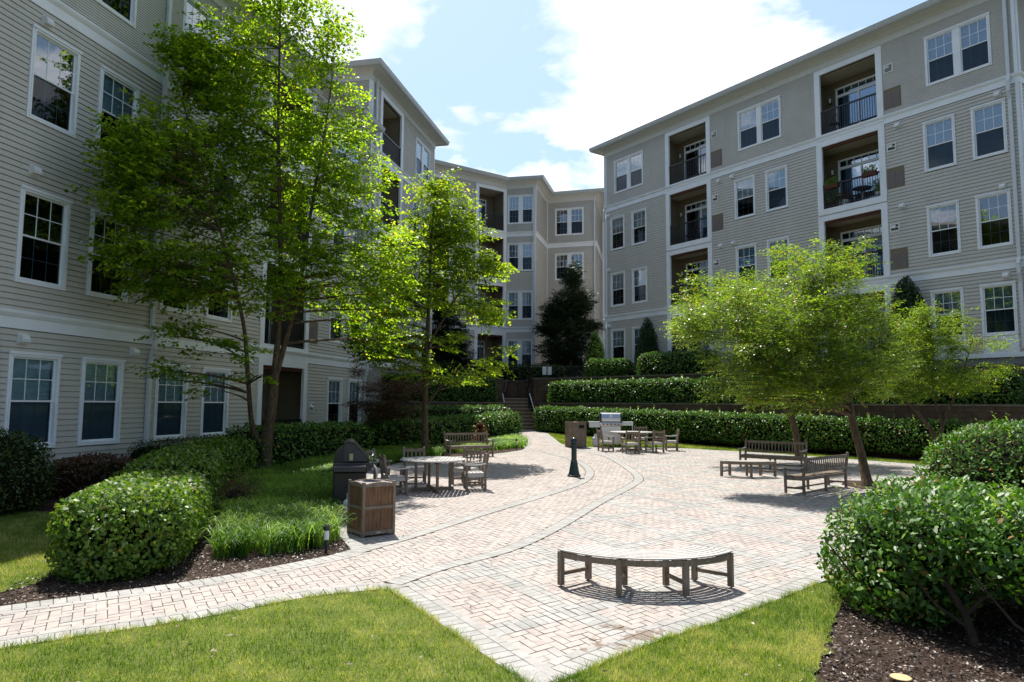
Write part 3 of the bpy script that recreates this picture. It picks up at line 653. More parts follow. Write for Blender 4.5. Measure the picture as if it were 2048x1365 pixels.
EL = smooth_pts(EDGE_LOW, {4, 7}); EU = smooth_pts(EDGE_UP, {6, 7, 8}); PLAZA = EL+EU
def inside(P, poly):
    P = np.asarray(P, float); c = np.zeros(len(P), bool); n = len(poly); x, y = P[:, 0], P[:, 1]
    for i in range(n):
        x0, y0 = poly[i]; x1, y1 = poly[(i+1) % n]
        if y0 == y1: continue
        c ^= ((y0 > y) != (y1 > y)) & (x < (x1-x0)*(y-y0)/(y1-y0)+x0)
    return c
def seg_dist(P, line):
    d = np.full(len(P), 1e9)
    for a, b in zip(line[:-1], line[1:]):
        a = np.array(a); b = np.array(b); ab = b-a; t = np.clip(((P-a)@ab)/(ab@ab), 0, 1); d = np.minimum(d, np.linalg.norm(P-a-t[:, None]*ab, axis=1))
    return d
def spline(pts, step=.05):
    pts = np.array(pts, float); out = []
    P = np.vstack([2*pts[0]-pts[1], pts, 2*pts[-1]-pts[-2]])
    for i in range(1, len(P)-2):
        for t in np.linspace(0, 1, 24, endpoint=False): out.append(.5*((2*P[i])+(-P[i-1]+P[i+1])*t+(2*P[i-1]-5*P[i]+4*P[i+1]-P[i+2])*t*t+(-P[i-1]+3*P[i]-3*P[i+1]+P[i+2])*t**3))
    out.append(pts[-1]); return [tuple(p) for p in out]
ARC1 = spline([G(712, 1106), G(740, 1098), G(830, 1072), G(969, 1028), G(1085, 993), G(1161, 967), G(1180, 947), G(1166, 930), G(1135, 917), G(1090, 905)])
ARC2 = spline([G(786, 1170), G(880, 1138), G(1015, 1101), G(1110, 1058), G(1200, 1005), G(1262, 973), G(1277, 957), G(1254, 936), G(1211, 913), G(1150, 900)])
pol('paving_bed', PLAZA, M['joint'], .004)
mb = MB(); n_ = len(PLAZA)
for i in range(n_):
    (xa, ya), (xb, yb) = PLAZA[i], PLAZA[(i+1) % n_]; mb.add([(xa, ya, float(gz(ya))-.05), (xb, yb, float(gz(yb))-.05), (xb, yb, float(gz(yb))+.012), (xa, ya, float(gz(ya))+.012)], [(0, 1, 2, 3)])
tag(mb.build('paving_edge', simple('paver_side', (.27, .26, .24), .9, .1)), kind='structure')
E1 = np.array([math.cos(R(38)), math.sin(R(38))]); E2 = np.array([math.cos(R(120)), math.sin(R(120))]); ORG = np.array([-.97, 7.88]); BW = .097
q = []; tint = []
def quad(c, a, b, g_, z):                                     # c corner, a, b edge vectors
    gp_ = .0040; la = np.linalg.norm(a); lb = np.linalg.norm(b); c = c+a/la*gp_+b/lb*gp_; a = a*(1-2*gp_/la); b = b*(1-2*gp_/lb)
    j = rng.normal(size=2)*.0016; tl = rng.normal(size=4)*.0012
    for k, p in enumerate((c, c+a, c+a+b, c+b)): p = p+j; q.append((p[0], p[1], float(gz(p[1]))+z+tl[k]))
    r = rng.random(); tint.append((g_, r, rng.random()))
span = range(-150, 190)
Mi = np.linalg.inv(np.stack([E1, E2], 1)*BW); cells = {}
I, J = np.meshgrid(np.arange(-150, 270), np.arange(-200, 350), indexing='ij'); Cc = ORG+((I+.5)[..., None]*E1+(J+.5)[..., None]*E2)*BW; fl = Cc.reshape(-1, 2)
vis = (np.abs(fl[:, 0]) < fl[:, 1]*.80+1.5) & (fl[:, 1] > 3.5)
ins = np.zeros(len(fl), bool); ins[vis] = inside(fl[vis], PLAZA)
dE = np.full(len(fl), 9.); dE[ins] = np.minimum(seg_dist(fl[ins], EL), seg_dist(fl[ins], EU)); dA = np.full(len(fl), 9.); dA[ins] = np.minimum(seg_dist(fl[ins], ARC1), seg_dist(fl[ins], ARC2))
# gridded squares only right of the second arc
arc2poly = list(ARC2)+[(60, 60), (60, -10), (ARC2[0][0]-.5, -10)]
right = np.zeros(len(fl), bool); right[ins] = inside(fl[ins], arc2poly)
PA, PB = 12, 18                                                  # period in bricks along E1 / E2
bi = ((I.ravel()-9) % PA) < 3; bj = (J.ravel() % PB) < 3
field = ins & (dE > .22) & (dA > .10); grid = field & right & (bi | bj); field &= ~grid
sh = I.shape; Ff = field.reshape(sh); Gf = grid.reshape(sh); BI = bi.reshape(sh); BJ = bj.reshape(sh)
far = Cc[..., 1] > 60
for a in range(sh[0]):
    nz = np.nonzero(Ff[a] | Gf[a])[0]
    for b in nz:
        c = ORG+(I[a, b]*E1+J[a, b]*E2)*BW
        if Gf[a, b]:
            i, j = I[a, b], J[a, b]
            if BI[a, b] and not BJ[a, b]:
                k = (i-9) % PA
                if k == 0 and a+1 < sh[0] and Gf[a+1, b]: quad(c, E1*BW*2, E2*BW, 1, .011)
                elif k == 0: quad(c, E1*BW, E2*BW, 1, .011)
                elif k == 1 and not Gf[a-1, b]: quad(c, E1*BW, E2*BW, 1, .011)
                elif k == 2 and ((j % PB)-3) % 2 == 0 and b+1 < sh[1] and Gf[a, b+1] and not BJ[a, b+1]: quad(c, E1*BW, E2*BW*2, 1, .011)
                elif k == 2 and ((j % PB)-3) % 2 == 1 and Gf[a, b-1]: pass
                elif k == 2: quad(c, E1*BW, E2*BW, 1, .011)
            else:
                k = j % PB
                if k == 0 and b+1 < sh[1] and Gf[a, b+1]: quad(c, E1*BW, E2*BW*2, 1, .011)
                elif k == 0: quad(c, E1*BW, E2*BW, 1, .011)
                elif k == 1 and not Gf[a, b-1]: quad(c, E1*BW, E2*BW, 1, .011)
                elif k == 2: quad(c, E1*BW, E2*BW, 1, .011)
            continue
        k = (I[a, b]-J[a, b]) % 4; gg = .8 if rng.random() < .06 else rng.random()*.22
        if k == 0: quad(c, E1*BW*(2 if a+1 < sh[0] and Ff[a+1, b] else 1), E2*BW, gg, .010)
        elif k == 1 and not Ff[a-1, b]: quad(c, E1*BW, E2*BW, gg, .010)
        elif k == 3: quad(c, E1*BW, E2*BW*(2 if b+1 < sh[1] and Ff[a, b+1] else 1), gg, .010)
        elif k == 2 and not Ff[a, b-1]: quad(c, E1*BW, E2*BW, gg, .010)
def course(line, o0, o1, pitch, gcol, z, ydir=1):
    L = np.array(line, float); s = np.linalg.norm(np.diff(L, axis=0), axis=1); cum = np.r_[0, np.cumsum(s)]; n = int(cum[-1]/pitch); pitch = cum[-1]/n
    def pt(d):
        p = np.array([np.interp(d, cum, L[:, 0]), np.interp(d, cum, L[:, 1])]); a = np.array([np.interp(max(d-.04, 0), cum, L[:, k]) for k in (0, 1)]); b = np.array([np.interp(min(d+.04, cum[-1]), cum, L[:, k]) for k in (0, 1)])
        t = (b-a)/np.linalg.norm(b-a); return p, np.array([-t[1], t[0]])
    for i in range(n):
        p0, n0 = pt(i*pitch+.004); p1, n1_ = pt((i+1)*pitch-.004)
        if not (abs(p0[0]) < p0[1]*.85+2): continue
        tl = float(np.clip(rng.normal()*.0005, -.001, .001))
        for p in (p0+n0*(o0+.003), p1+n1_*(o0+.003), p1+n1_*(o1-.003), p0+n0*(o1-.003)): q.append((p[0], p[1], float(gz(p[1]))+z+tl))
        r = rng.random(); tint.append((gcol, r, rng.random()))
for ln in (EL, EU): course(ln, .0, .22, .115, 1, .013); course(ln, .22, .32, .2, .8, .0135)
for ln in (ARC1, ARC2): course(ln, -.11, .11, .1, 1, .0155)
rb_ = MB()
for ln in (ARC1, ARC2): 
    L_ = np.array(ln); T_ = np.gradient(L_, axis=0); T_ /= np.linalg.norm(T_, axis=1, keepdims=True); N_ = np.stack([-T_[:, 1], T_[:, 0]], 1)
    V_ = []
    for p, n_n in zip(L_, N_):
        for o_ in (-.120, .120): a = p+n_n*o_; V_.append((a[0], a[1], float(gz(a[1]))+.0138))
    rb_.add(V_, [(2*i, 2*i+1, 2*i+3, 2*i+2) for i in range(len(L_)-1)])
tag(rb_.build('paving_joints', M['joint']), kind='structure')
q = np.array(q); o = bpy.data.objects.new('paving', np_mesh('paving', q, np.arange(len(q)).reshape(-1, 4), M['paver'], np.array(tint))); COL.objects.link(o); tag(o, kind='structure')
# lawns and beds
LAWN_A = [EL[k] for k in range(0, 5)]; iB = EDGE_LOW[4]
lawnL = [(-9.0, 2.4)]+[p for p in EL if p[1] > 2.5 and p[0] <= iB[0]+.01]+[p for p in EL if iB[0]+.01 < p[0] <= EDGE_LOW[7][0]+.01][:20]+[(.3, 1.5), (-5, 1.2)]
pol('lawn', lawnL, M['turf'], .010)
RAG = [(2.3, 1.5)]+[(float(np.interp(y, [1.5, 4.5, 5.6, 6.7, 8.35], [2.3, 2.2, 2.35, 3.0, 3.95])+rng.normal()*.035), float(y)) for y in np.arange(2.0, 8.3, .09)]
lawnR = [(.3, 1.5), EDGE_LOW[7]]+[p for p in EL if EDGE_LOW[7][0]+.01 < p[0] < 4.2]+[(3.95, 8.35)]+RAG[::-1]
pol('lawn', lawnR, M['turf'], .010)
pol('mulch_bed', RAG+[(3.95, 8.35), (7.6, 11.7), (13.8, 17.2), (20, 17), (20, 1.5)], M['mulch'], -.010)
bedL = [p for p in reversed(EU) if p[0] <= .5 and p[1] < 37.3]
bedl_poly = [EU[-3]]+bedL[2:]+[(-1, 37.5), (-6.9, 31.1), (-12.5, 31), (-12.5, 2)]
pol('mulch_bed', bedl_poly, M['mulch'], -.012)
pol('lawn', [(-12.6, 4.2), (-5.9, 6.5), (-5.25, 8.0), (-5.6, 10.5), (-7.4, 12.4), (-12.5, 12.6)], M['turf'], -.002)
LR = [G(1096, 868), G(1128, 893), G(1190, 896), G(1360, 897), G(1500, 905), G(1640, 915), G(1840, 930), (14.6, 20.6), (15.4, 21.4), (13.2, 23.7), (9.3, 27.7), (5.3, 31.6), (2.6, 33.9), (1.75, 35.2)]
pol('lawn', LR, M['turf'], -.008)
pol('mulch_bed', [(1.4, 37.3), (1.75, 35.2), (2.6, 33.9), (5.3, 31.6), (9.3, 27.7), (13.2, 23.7), (15.4, 21.4), (18, 21), (17, 22)], M['mulch'], -.004)
pol('mulch_bed', [(8.0, 16.2), (9.0, 16.4), (9.4, 17.5), (8.4, 17.8), (7.9, 17.0)], M['mulch'], .022)
def scatter(poly, n, dens=None):
    P = np.array(poly); lo, hi = P.min(0), P.max(0); out = []
    while sum(len(o) for o in out) < n:
        c = lo+(hi-lo)*rng.random((n*3, 2)); c = c[inside(c, poly)]; c = c[np.abs(c[:, 0]) < c[:, 1]*.78+.4]
        if dens is not None: c = c[rng.random(len(c)) < dens(c)]
        if len(c) == 0: break
        out.append(c)
    return np.concatenate(out)[:n]
def blades(name, P, H, Wd, mat, lean=.5, label=None, cat=None, off=-.01, segs=1, tuft=0):
    n = len(P); B = np.c_[P, gz(P[:, 1])+off]; an = rng.random(n)*6.283; s = H*(.55+.8*rng.random(n)); D = np.stack([np.cos(an), np.sin(an), 0*an], 1); sd_ = np.stack([-np.sin(an), np.cos(an), 0*an], 1); fa = rng.random((n, 1))*6.28; S = sd_*np.cos(fa)+D*np.sin(fa)
    ln = lean*(.3+rng.random((n, 1))); up = np.array([0, 0, 1.]); Wv = Wd*(.7+.6*rng.random((n, 1))); s = s[:, None]
    if segs == 1: V = np.stack([B-S*Wv/2, B+S*Wv/2, B+up*s+D*ln*s], 1).reshape(-1, 3); F = np.arange(n*3).reshape(-1, 3)
    else:
        t1, t2 = .45, .8; p1 = B+up*s*.55+D*ln*s*.25; p2 = B+up*s*.82+D*ln*s*.65; p3 = B+up*s*(.86-ln*.25)+D*ln*s*1.15
        V = np.stack([B-S*Wv/2, B+S*Wv/2, p1+S*Wv/2, p1-S*Wv/2, p2+S*Wv*.4, p2-S*Wv*.4, p3+S*Wv*.08, p3-S*Wv*.08], 1).reshape(-1, 3); i = np.arange(n)[:, None]*8; F = np.concatenate([i+np.array([0, 1, 2, 3]), i+np.array([3, 2, 4, 5]), i+np.array([5, 4, 6, 7])])
    m = len(F); q3 = np.c_[P, 0*P[:, 0]]; val = np.clip(.50+.55*vnoise(q3, 1.6, 5)+.55*vnoise(q3, 7, 6)+.55*vnoise(q3, 26, 7)+.22*rng.normal(size=n), 0, 1); val = val if segs == 1 else np.tile(val, 3)
    me = np_mesh(name, V, F, M[mat], val); o = bpy.data.objects.new(name, me); COL.objects.link(o); return tag(o, label, cat, None, 'stuff')
near = lambda c: np.clip(9.0/(c[:, 1]**1.6), .02, 1)
blades('grass', scatter(lawnL, 90000, near), .05, .0055, 'grass', .6, 'short sunlit grass of the corner lawn below the brick path', 'grass', .008)
blades('grass', scatter(lawnR, 80000, near), .05, .0055, 'grass', .6, 'short dry tipped grass beside the round hedge', 'grass', .008)
blades('grass', scatter([(-12.6, 4.2), (-5.9, 6.5), (-5.25, 8.0), (-5.6, 10.5), (-7.4, 12.4), (-12.5, 12.6)], 30000), .05, .007, 'grass', .5, 'shaded grass left of the block hedge', 'grass')
blades('grass', scatter(LR, 42000), .05, .016, 'grass', .4, 'strip of bright grass in front of the lower long hedge', 'grass')
ed_ = []
for a, b in zip(EL[:-1], EL[1:]):
    a = np.array(a); b = np.array(b); L_ = np.linalg.norm(b-a); k_ = int(L_*420) if b[1] < 9 and a[1] > 2 else 0
    if k_: t_ = rng.random((k_, 1)); n_n = np.array([-(b-a)[1], (b-a)[0]])/L_; ed_.append(a+(b-a)*t_+n_n*(np.abs(rng.normal(size=(k_, 1)))*.028*(.4+rng.random((k_, 1)))-.02))
ed_ = np.concatenate(ed_); ed_ = ed_[vnoise(np.c_[ed_, 0*ed_[:, 0]], 9, 3) > -.25]
blades('grass', ed_, .055, .0055, 'grass', 1.1, 'grass blades flopping over the edge of the paving', 'grass', .01)
# wood chips
def chips(P, name, label, L=.035, off=.0):
    n = len(P); B = np.c_[P, gz(P[:, 1])+off+.004+rng.random(n)*.012]; A = rng.normal(size=(n, 3))*np.array([1, 1, .25]); NN = np.array([0, 0, 1.])+rng.normal(size=(n, 3))*.5; s = L*(.35+rng.random(n)); V, F = leaf_geo(B, A, NN, s, s*.4, 'dia', 0)
    o = bpy.data.objects.new(name, np_mesh(name, V, F, M['chips'], rng.random(n)**2.2)); COL.objects.link(o); tag(o, label, 'mulch', None, 'stuff')
chips(scatter([(2.2, 1.5), (2.15, 4.5), (2.3, 5.6), (2.95, 6.7), (3.95, 8.35), (6.5, 10), (6.5, 3)], 22000), 'wood_chips', 'brown bark mulch and leaf litter under the nearest hedge')
chips(scatter([G(-60, 1218), G(100, 1203), G(420, 1160), G(706, 1104), G(690, 1080), (-3.4, 11), (-5.4, 10.5), (-5.5, 8)], 9000), 'wood_chips', 'dark bark mulch along the top of the brick path')
P = scatter(EL[3:]+EU, 260); n = len(P); rn = rng.normal(size=(n, 3)); V, F_ = leaf_geo(np.c_[P, gz(P[:, 1])+.02], rn*np.array([1, 1, .2]), np.array([0, 0, 1.])+rng.normal(size=(n, 3))*.3, .045*(.6+.6*rng.random(n)), .022, 'dia')
o = bpy.data.objects.new('fallen_leaves', np_mesh('fallen_leaves', V, F_, M['chips'], rng.random(n))); COL.objects.link(o); tag(o, 'few dry leaves scattered over the paving', 'leaf litter', None, 'stuff')
P = scatter(lawnL, 70); P = np.r_[P, scatter(lawnR, 60)]; n = len(P); V, F_ = leaf_geo(np.c_[P, gz(P[:, 1])+.045], rng.normal(size=(n, 3))*np.array([1, 1, .3]), np.array([0, 0, 1.])+rng.normal(size=(n, 3))*.5, .05*(.5+.7*rng.random(n)), .022, 'dia')
o = bpy.data.objects.new('fallen_leaves', np_mesh('fallen_leaves', V, F_, M['chips'], .7+.3*rng.random(n))); COL.objects.link(o); tag(o, 'pale dry leaves lying on the front lawns', 'leaf litter', None, 'stuff')
# lily turf
def inhedge(c): return np.ones(len(c))
LT1 = [(-3.75, 9.2), (-2.75, 9.62), (-2.5, 10.2), G(655, 1030), G(655, 1005), G(695, 968), G(740, 938), G(805, 922), G(885, 920), (-3.2, 25), (-4.4, 24), (-5.2, 20), (-5.9, 16), (-5.3, 13), (-4.4, 11.2)]
P = scatter(LT1, 1500); k = 34; rr = .10*np.sqrt(rng.random((len(P), k))); aa = rng.random((len(P), k))*6.28
P2 = (P[:, None]+np.stack([rr*np.cos(aa), rr*np.sin(aa)], 2)).reshape(-1, 2)
blades('lily_turf', P2, .36, .011, 'liriope', .75, 'arching strap leaves of lily turf around the big tree', 'ground cover', 0, 3)
LT2 = [G(1046, 894), G(1040, 880), (-.2, 32.5), (-1.2, 30), (-2.7, 26.6), (-3.2, 25), G(880, 908), G(930, 903), G(1000, 900)]
P = scatter(LT2, 700); P2 = (P[:, None]+rng.normal(size=(len(P), 30, 2))*.12).reshape(-1, 2)
blades('lily_turf', P2, .24, .018, 'liriope', .75, 'low arching lily turf behind the far slatted bench', 'ground cover', 0, 3)
# ------------------------------------------------------------------ terraces, walls, steps
def ret_wall(pts, z0, z1, label):
    r = empty('retaining_wall', (pts[0][0], pts[0][1], z0), 0, label, 'retaining wall'); P = [(p[0]-pts[0][0], p[1]-pts[0][1]) for p in pts]
    a = MB(); a.sweep(P, [(0, 0), (0, z1-z0-.07), (-.3, z1-z0-.07), (-.3, 0)]); a.build('wall', M['brick'], r); c = MB(); c.sweep(P, [(.03, z1-z0-.068), (.03, z1-z0), (-.34, z1-z0), (-.34, z1-z0-.068)]); c.build('coping', M['cap'], r)
ret_wall([(1.28, 38.0), (1.42, 37.22), (17.6, 20.3)], .2, 2.27, 'low brown block wall behind the lower long hedge right of the steps')
ret_wall([(1.0, 40.3), (1.2, 38.5), (2.3, 38.2), (17.9, 21.9)], 1.9, 3.62, 'upper brown block wall behind the higher long hedge right of the steps')
ret_wall([(-7.2, 31.0), (-.25, 37.25), (-.42, 38.1)], .2, 2.27, 'low brown block wall left of the steps')
ret_wall([(-7.6, 32.4), (-1.7, 38.2), (-.5, 38.5), (-.75, 40.3)], 1.9, 3.6, 'upper brown block wall behind the hedge left of the steps')
ret_wall([(-.72, 40.42), (1.0, 40.42)], 1.0, 3.55, 'dark block wall closing the landing at the top of the steps')
mb = MB(); mb.prism([(1.5, 37.6), (1.5, 38.6), (17.8, 22), (18.5, 20.8), (17.6, 20.6)], .1, 2.18); tag(mb.build('terrace', M['mulch']), kind='structure')
mb = MB(); mb.prism([(-7.4, 31.4), (-7.6, 32.6), (-1.5, 38.6), (-.6, 38.3), (-.55, 37.4)], .1, 2.18); tag(mb.build('terrace', M['mulch']), kind='structure')
mb = MB(); mb.prism([(-30, 34), (-7.6, 33), (-1.6, 38.7), (-.9, 40.7), (1.2, 40.7), (1.4, 38.8), (2.5, 38.6), (18, 22.4), (26, 34), (60, 60), (60, 110), (-60, 110)], .1, 3.52); tag(mb.build('terrace', M['mulch']), kind='structure')
st = empty('staircase', (.7, 37.2, .8), 0, 'brown stone steps climbing between the retaining walls', 'staircase')
for i in range(9):
    a = MB(); x0, x1 = -.86-.06*i*.8+.0, .66-.055*i; y = i*.3; a.box(x0, y, -.4, x1, 3.2, .19*(i+1)-.045); a.build('step', M['stone'], st); b = MB(); b.box(x0-.0, y-.02, .19*(i+1)-.044, x1, y+.32, .19*(i+1)); b.build('tread', M['steptop'], st)
def handrail(pts, label, posts, h):
    r = empty('handrail', tuple(pts[0]-np.array([0, 0, h])), 0, label, 'handrail', 'black handrails by the steps'); o = np.array(pts[0])-np.array([0, 0, h]); a = MB(); a.tube([p-o for p in pts], [.028]*len(pts), 8); a.build('rail', M['pipe'] if 'pale' in label else M['black'], r, smooth=True)  # rails labelled pale are coloured as if sunlit, the rest black
    for p in posts: b = MB(); b.cyl(p-o, p-o-np.array([0, 0, h]), .022); b.build('post', M['black'], r, smooth=True)
A_ = at(1070, 826, 37.2); B_ = at(1059, 787, 38.6); handrail([A_+np.array([.05, -.1, -.08]), A_, B_], 'sunlit pale handrail right of the lower steps', [A_, B_], 1.0)
A_ = at(1012, 822, 37.3); B_ = at(1005, 787, 38.6); handrail([A_, B_], 'sunlit pale handrail left of the lower steps', [A_, B_], .95)
A_ = at(1057, 786, 38.7); B_ = at(1064, 760, 39.9); handrail([A_, B_], 'dark handrail right of the upper steps below the sign', [A_, B_], .9)
A_ = at(1009, 785, 38.7); B_ = at(1015, 760, 39.9); handrail([A_, B_], 'dark handrail left of the upper steps', [A_, B_], .9)
A_ = at(1057, 761, 39.7); B_ = at(1087, 738, 39.9); handrail([A_, B_], 'dark handrail rising to the right before the two panel sign', [A_, B_], .9)
A_ = at(1097, 753, 40.2); B_ = at(1118, 736, 40.6); handrail([A_, B_], 'dark handrail rising to the right behind the two panel sign', [A_, B_], .9)
A_ = at(1015, 762, 40.2); B_ = at(1057, 762, 40.2); handrail([A_, (A_+B_)/2, B_], 'level dark rail across the landing wall', [A_, (A_+B_)/2, B_], .9)
s = empty('sign', tuple(at(1094, 742, 39.6)-np.array([0, 0, .8])), 0, 'small white sign of two narrow upright panels on a thin post', 'sign'); 
a = MB(); a.cyl((0, 0, -.1), (0, 0, 1.0), .025); a.build('post', M['black'], s)
for x in (-.145, .145): a = MB(); a.bev(x-.115, -.05, .57, x+.115, -.028, 1.03); a.build('panel', M['signw'], s)
f = empty('iron_fence', tuple(at(1132, 757, 40.5)), 0, 'black iron picket fence on the upper terrace by the dark conifer', 'fence'); x1 = at(1166, 757, 40.5)[0]-at(1132, 757, 40.5)[0]; a = MB()
for i in range(12): a = MB(); a.box(i*x1/11-.008, -.008, 0, i*x1/11+.008, .008, .75); a.build('picket', M['black'], f)
 
for zz_ in (.68, .08): a = MB(); a.box(0, -.015, zz_, x1, .015, zz_+.03); a.build('rail', M['black'], f)
# ------------------------------------------------------------------ buildings
def porch_trim(F, t0, t1, z0, z1, _, head=.22, sill=.27, pw=.25):
    mb = MB(); mb.box(t0-pw, -.062, z0-.02, t0, .04, z1+head); mb.box(t1, -.062, z0-.02, t1+pw, .04, z1+head); mb.box(t0, -.058, z1, t1, .12, z1+head); mb.box(t0-pw+.01, -.07, z0-sill, t1+pw-.01, .1, z0-.02); F.build(mb, 'balcony_surround', M['trim'])
def trimset(F, corners, z0, z1, mb):
    for t, s in corners: b = MB(); b.box(t, -.046, z0, t+s*.11, .02, z1); F.build(b, 'corner_board', M['trim'])
def finish(F, secs, t0, t1, trim_boxes):
    a = MB()
    for z0, z1, ex in secs: s_ = siding_mesh(F, t0, t1, z0, z1, ex); a.add(s_.v, s_.f)
    F.build(a, 'siding_wall', M['siding'])
    if trim_boxes.v: F.build(trim_boxes, 'trim_board', M['trim'])
FL = [(4.5, 1.95), (7.77, 1.94), (11.05, 1.93)]; PZ = [(4.1, 6.72), (7.35, 10.02), (10.56, 13.28), (13.83, 16.5)]
SEC = [(4.0, 6.94, .135), (7.25, 13.42, .135), (13.73, 16.76, .068)]
# right building
D_ = np.array([.57815856, -.81592444]); NB = np.array([.81592444, .57815856]); C0 = np.array([5.469, 40.4]); C1 = C0+D_*20.85
rb = empty('apartment_building', (C0[0], C0[1], 2.2), 0, 'long four storey beige clapboard building on the right with two stacks of balconies', 'building')
F = Facade(rb, C0, ang=math.degrees(math.atan2(D_[1], D_[0])))
bls = {0: .5, 1: .5, 2: 1, 3: 1}
for fi, (z, h) in enumerate(FL):
    for k, (t, w_) in enumerate(((.43, 1.15), (2.15, 1.14), (9.06, 1.14), (10.77, 1.13))): window(F, t, z, w_, h, False, ((.5, .5, .5, .65), (.5, .8, 1, .5), (.35, .5, .5, 1))[fi][k])
    if fi: 
        for k, (t, w_) in enumerate(((17.68, 1.11), (19.33, 1.09))): window(F, t, z, w_, h, False, 1.0 if fi == 2 else 0, 0)
for t, w_ in ((17.68, 1.11), (19.33, 1.09)): window(F, t, 4.66, w_, 1.82, False, 0, 1, True)
for t, w_, b in ((.77, 2.3, 1), (9.33, 2.33, 1), (17.87, 2.22, 1)): window(F, t, 14.36, w_, 1.93, True, b)
tb = MB()
for t0, t1 in ((4.95, 7.42), (13.57, 15.99)):
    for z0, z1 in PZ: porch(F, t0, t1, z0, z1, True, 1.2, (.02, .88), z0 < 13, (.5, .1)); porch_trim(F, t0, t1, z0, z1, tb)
    for z in (13.98, 10.75, 7.5): ac_grille(F, t1+.28, z)
    for z in (15.65, 12.4, 9.15): dryer_vent(F, t1+.5, z)
trimset(F, ((.0, 1), (20.85, -1)), 4.0, 16.76, tb); tb.box(14.6 if False else 16.3, -.05, 3.9, 20.85, .02, 4.05); finish(F, SEC, .05, 20.8, tb)
for t, z in ((.3, 13.15), (.3, 9.95), (.3, 6.7), (8.15, 13.2), (8.95, 13.2), (8.2, 9.95), (8.95, 9.95), (16.75, 13.2), (16.8, 9.95), (20.2, 13.2), (20.2, 9.85), (20.15, 6.72)): vent_hood(F, t, z)
downpipe(F, 20.58, 4.2, 16.9, (13.3, 6.85)); downpipe(F, -.02, 3.7, 16.9, (13.3, 6.85), .03)
S1 = Facade(rb, C1, C1+NB*10); tb = MB(); trimset(S1, ((0, 1),), 4.0, 16.76, tb); window(S1, 2.2, 7.77, 1.1, 1.93, False, .5); window(S1, 2.2, 14.36, 1.1, 1.93, False, .5); finish(S1, SEC, .0, 10, tb)
S0 = Facade(rb, C0+NB*10, C0); tb = MB(); trimset(S0, ((10, -1),), 4, 16.76, tb); finish(S0, SEC, 0, 10, tb)
rp_ = [C0+NB*10, C0, C1, C1+NB*10]; o2 = np.array([C0[0], C0[1]])
for zb, nm in ((6.94, 'belt_course'), (13.42, 'belt_course')): a = MB(); a.sweep([p-o2 for p in rp_], belt_prof(zb-2.2)); a.build(nm, M['trim'], rb)
a = MB(); a.sweep([p-o2 for p in rp_], [(-.02, -1.5), (-.02, 1.72), (-.3, 1.72), (-.3, -1.5)]); a.build('foundation', M['concrete'], rb)
eave_parts(rb, rp_, 16.74); i_ = 1.75; body(rb, [C0+NB*i_+D_*.3, C1+NB*i_-D_*.3, C1+NB*9.9-D_*.3, C0+NB*9.9+D_*.3], 2.3, 17.1, 'rear_wall')
# left building: near wing
DL = np.array([.21197945, .97727412]); NL = np.array([.97727412, -.21197945]); L0 = np.array([-9.8747, 14.6])
lb = empty('apartment_building', (float(L0[0]), float(L0[1]), .3), 0, 'shaded beige clapboard building along the left behind the biggest tree', 'building')
F = Facade(lb, L0, ang=math.degrees(math.atan2(DL[1], DL[0])))
cols = ((-.72, 1.22), (1.08, 1.23), (3.43, 1.24), (5.28, 1.25), (12.8, 1.28), (14.65, 1.25))
for z, h, fi in ((1.17, 1.96, 0), (4.54, 1.97, 1), (7.96, 1.97, 2)):
    for k, (t, w_) in enumerate(cols): window(F, t, z, w_, h, False, (1.0, 0, (.5 if k else 0))[fi] if k < 4 else .5)
for t, w_ in ((-.3, 2.36), (3.75, 2.36), (12.9, 2.36)): window(F, t, 11.36, w_, 1.96, True, .5)
tb = MB(); LZ = [(.55, 3.38), (4.1, 6.75), (7.3, 10.1), (10.85, 13.5)]
for z0, z1 in LZ: porch(F, 8.3, 10.95, z0, z1, True, 1.4, (.40, 1.0), z0 < 10, (.1, .5), doorkind='slider' if z0 > 1 else 'closet'); porch_trim(F, 8.3, 10.95, z0, z1, tb)
ac_grille(F, 11.25, 4.35); ac_grille(F, 11.25, 7.7); dryer_vent(F, 11.6, 2.0); trimset(F, ((16.3, -1),), .4, 13.8, tb)
finish(F, [(.3, 3.6, .122), (3.94, 10.4, .122), (10.72, 13.8, .062)], -17, 16.3, tb)
for t, z in ((-.45, 3.4), (2.6, 3.36), (-.4, 10.15), (-.45, 6.9), (7.5, 3.4)): vent_hood(F, t, z)
downpipe(F, 3.15, .5, 13.9, (3.62,)); downpipe(F, 16.15, .5, 13.9, (3.62,))
lp_ = [L0-DL*17, L0+DL*16.3]; o2 = L0
for zb in (3.6, 10.4): a = MB(); a.sweep([p-o2 for p in lp_], belt_prof(zb-.3, .36)); a.build('belt_course', M['trim'], lb)
a = MB(); a.sweep([p-o2 for p in lp_], [(-.02, -.5), (-.02, .02), (-.3, .02), (-.3, -.5)]); a.build('foundation', M['concrete'], lb)
eave_parts(lb, lp_, 13.8); body(lb, [L0-DL*17-NL*1.8, L0+DL*16.2-NL*1.8, L0+DL*16.2-NL*12, L0-DL*17-NL*12], .3, 14.2, 'rear_wall')
E3 = Facade(lb, L0-DL*17-NL*12, L0-DL*17); finish(E3, [(.3, 13.8, .122)], 0, 12, MB().box(11.8, -.03, .3, 12, .02, 13.8))
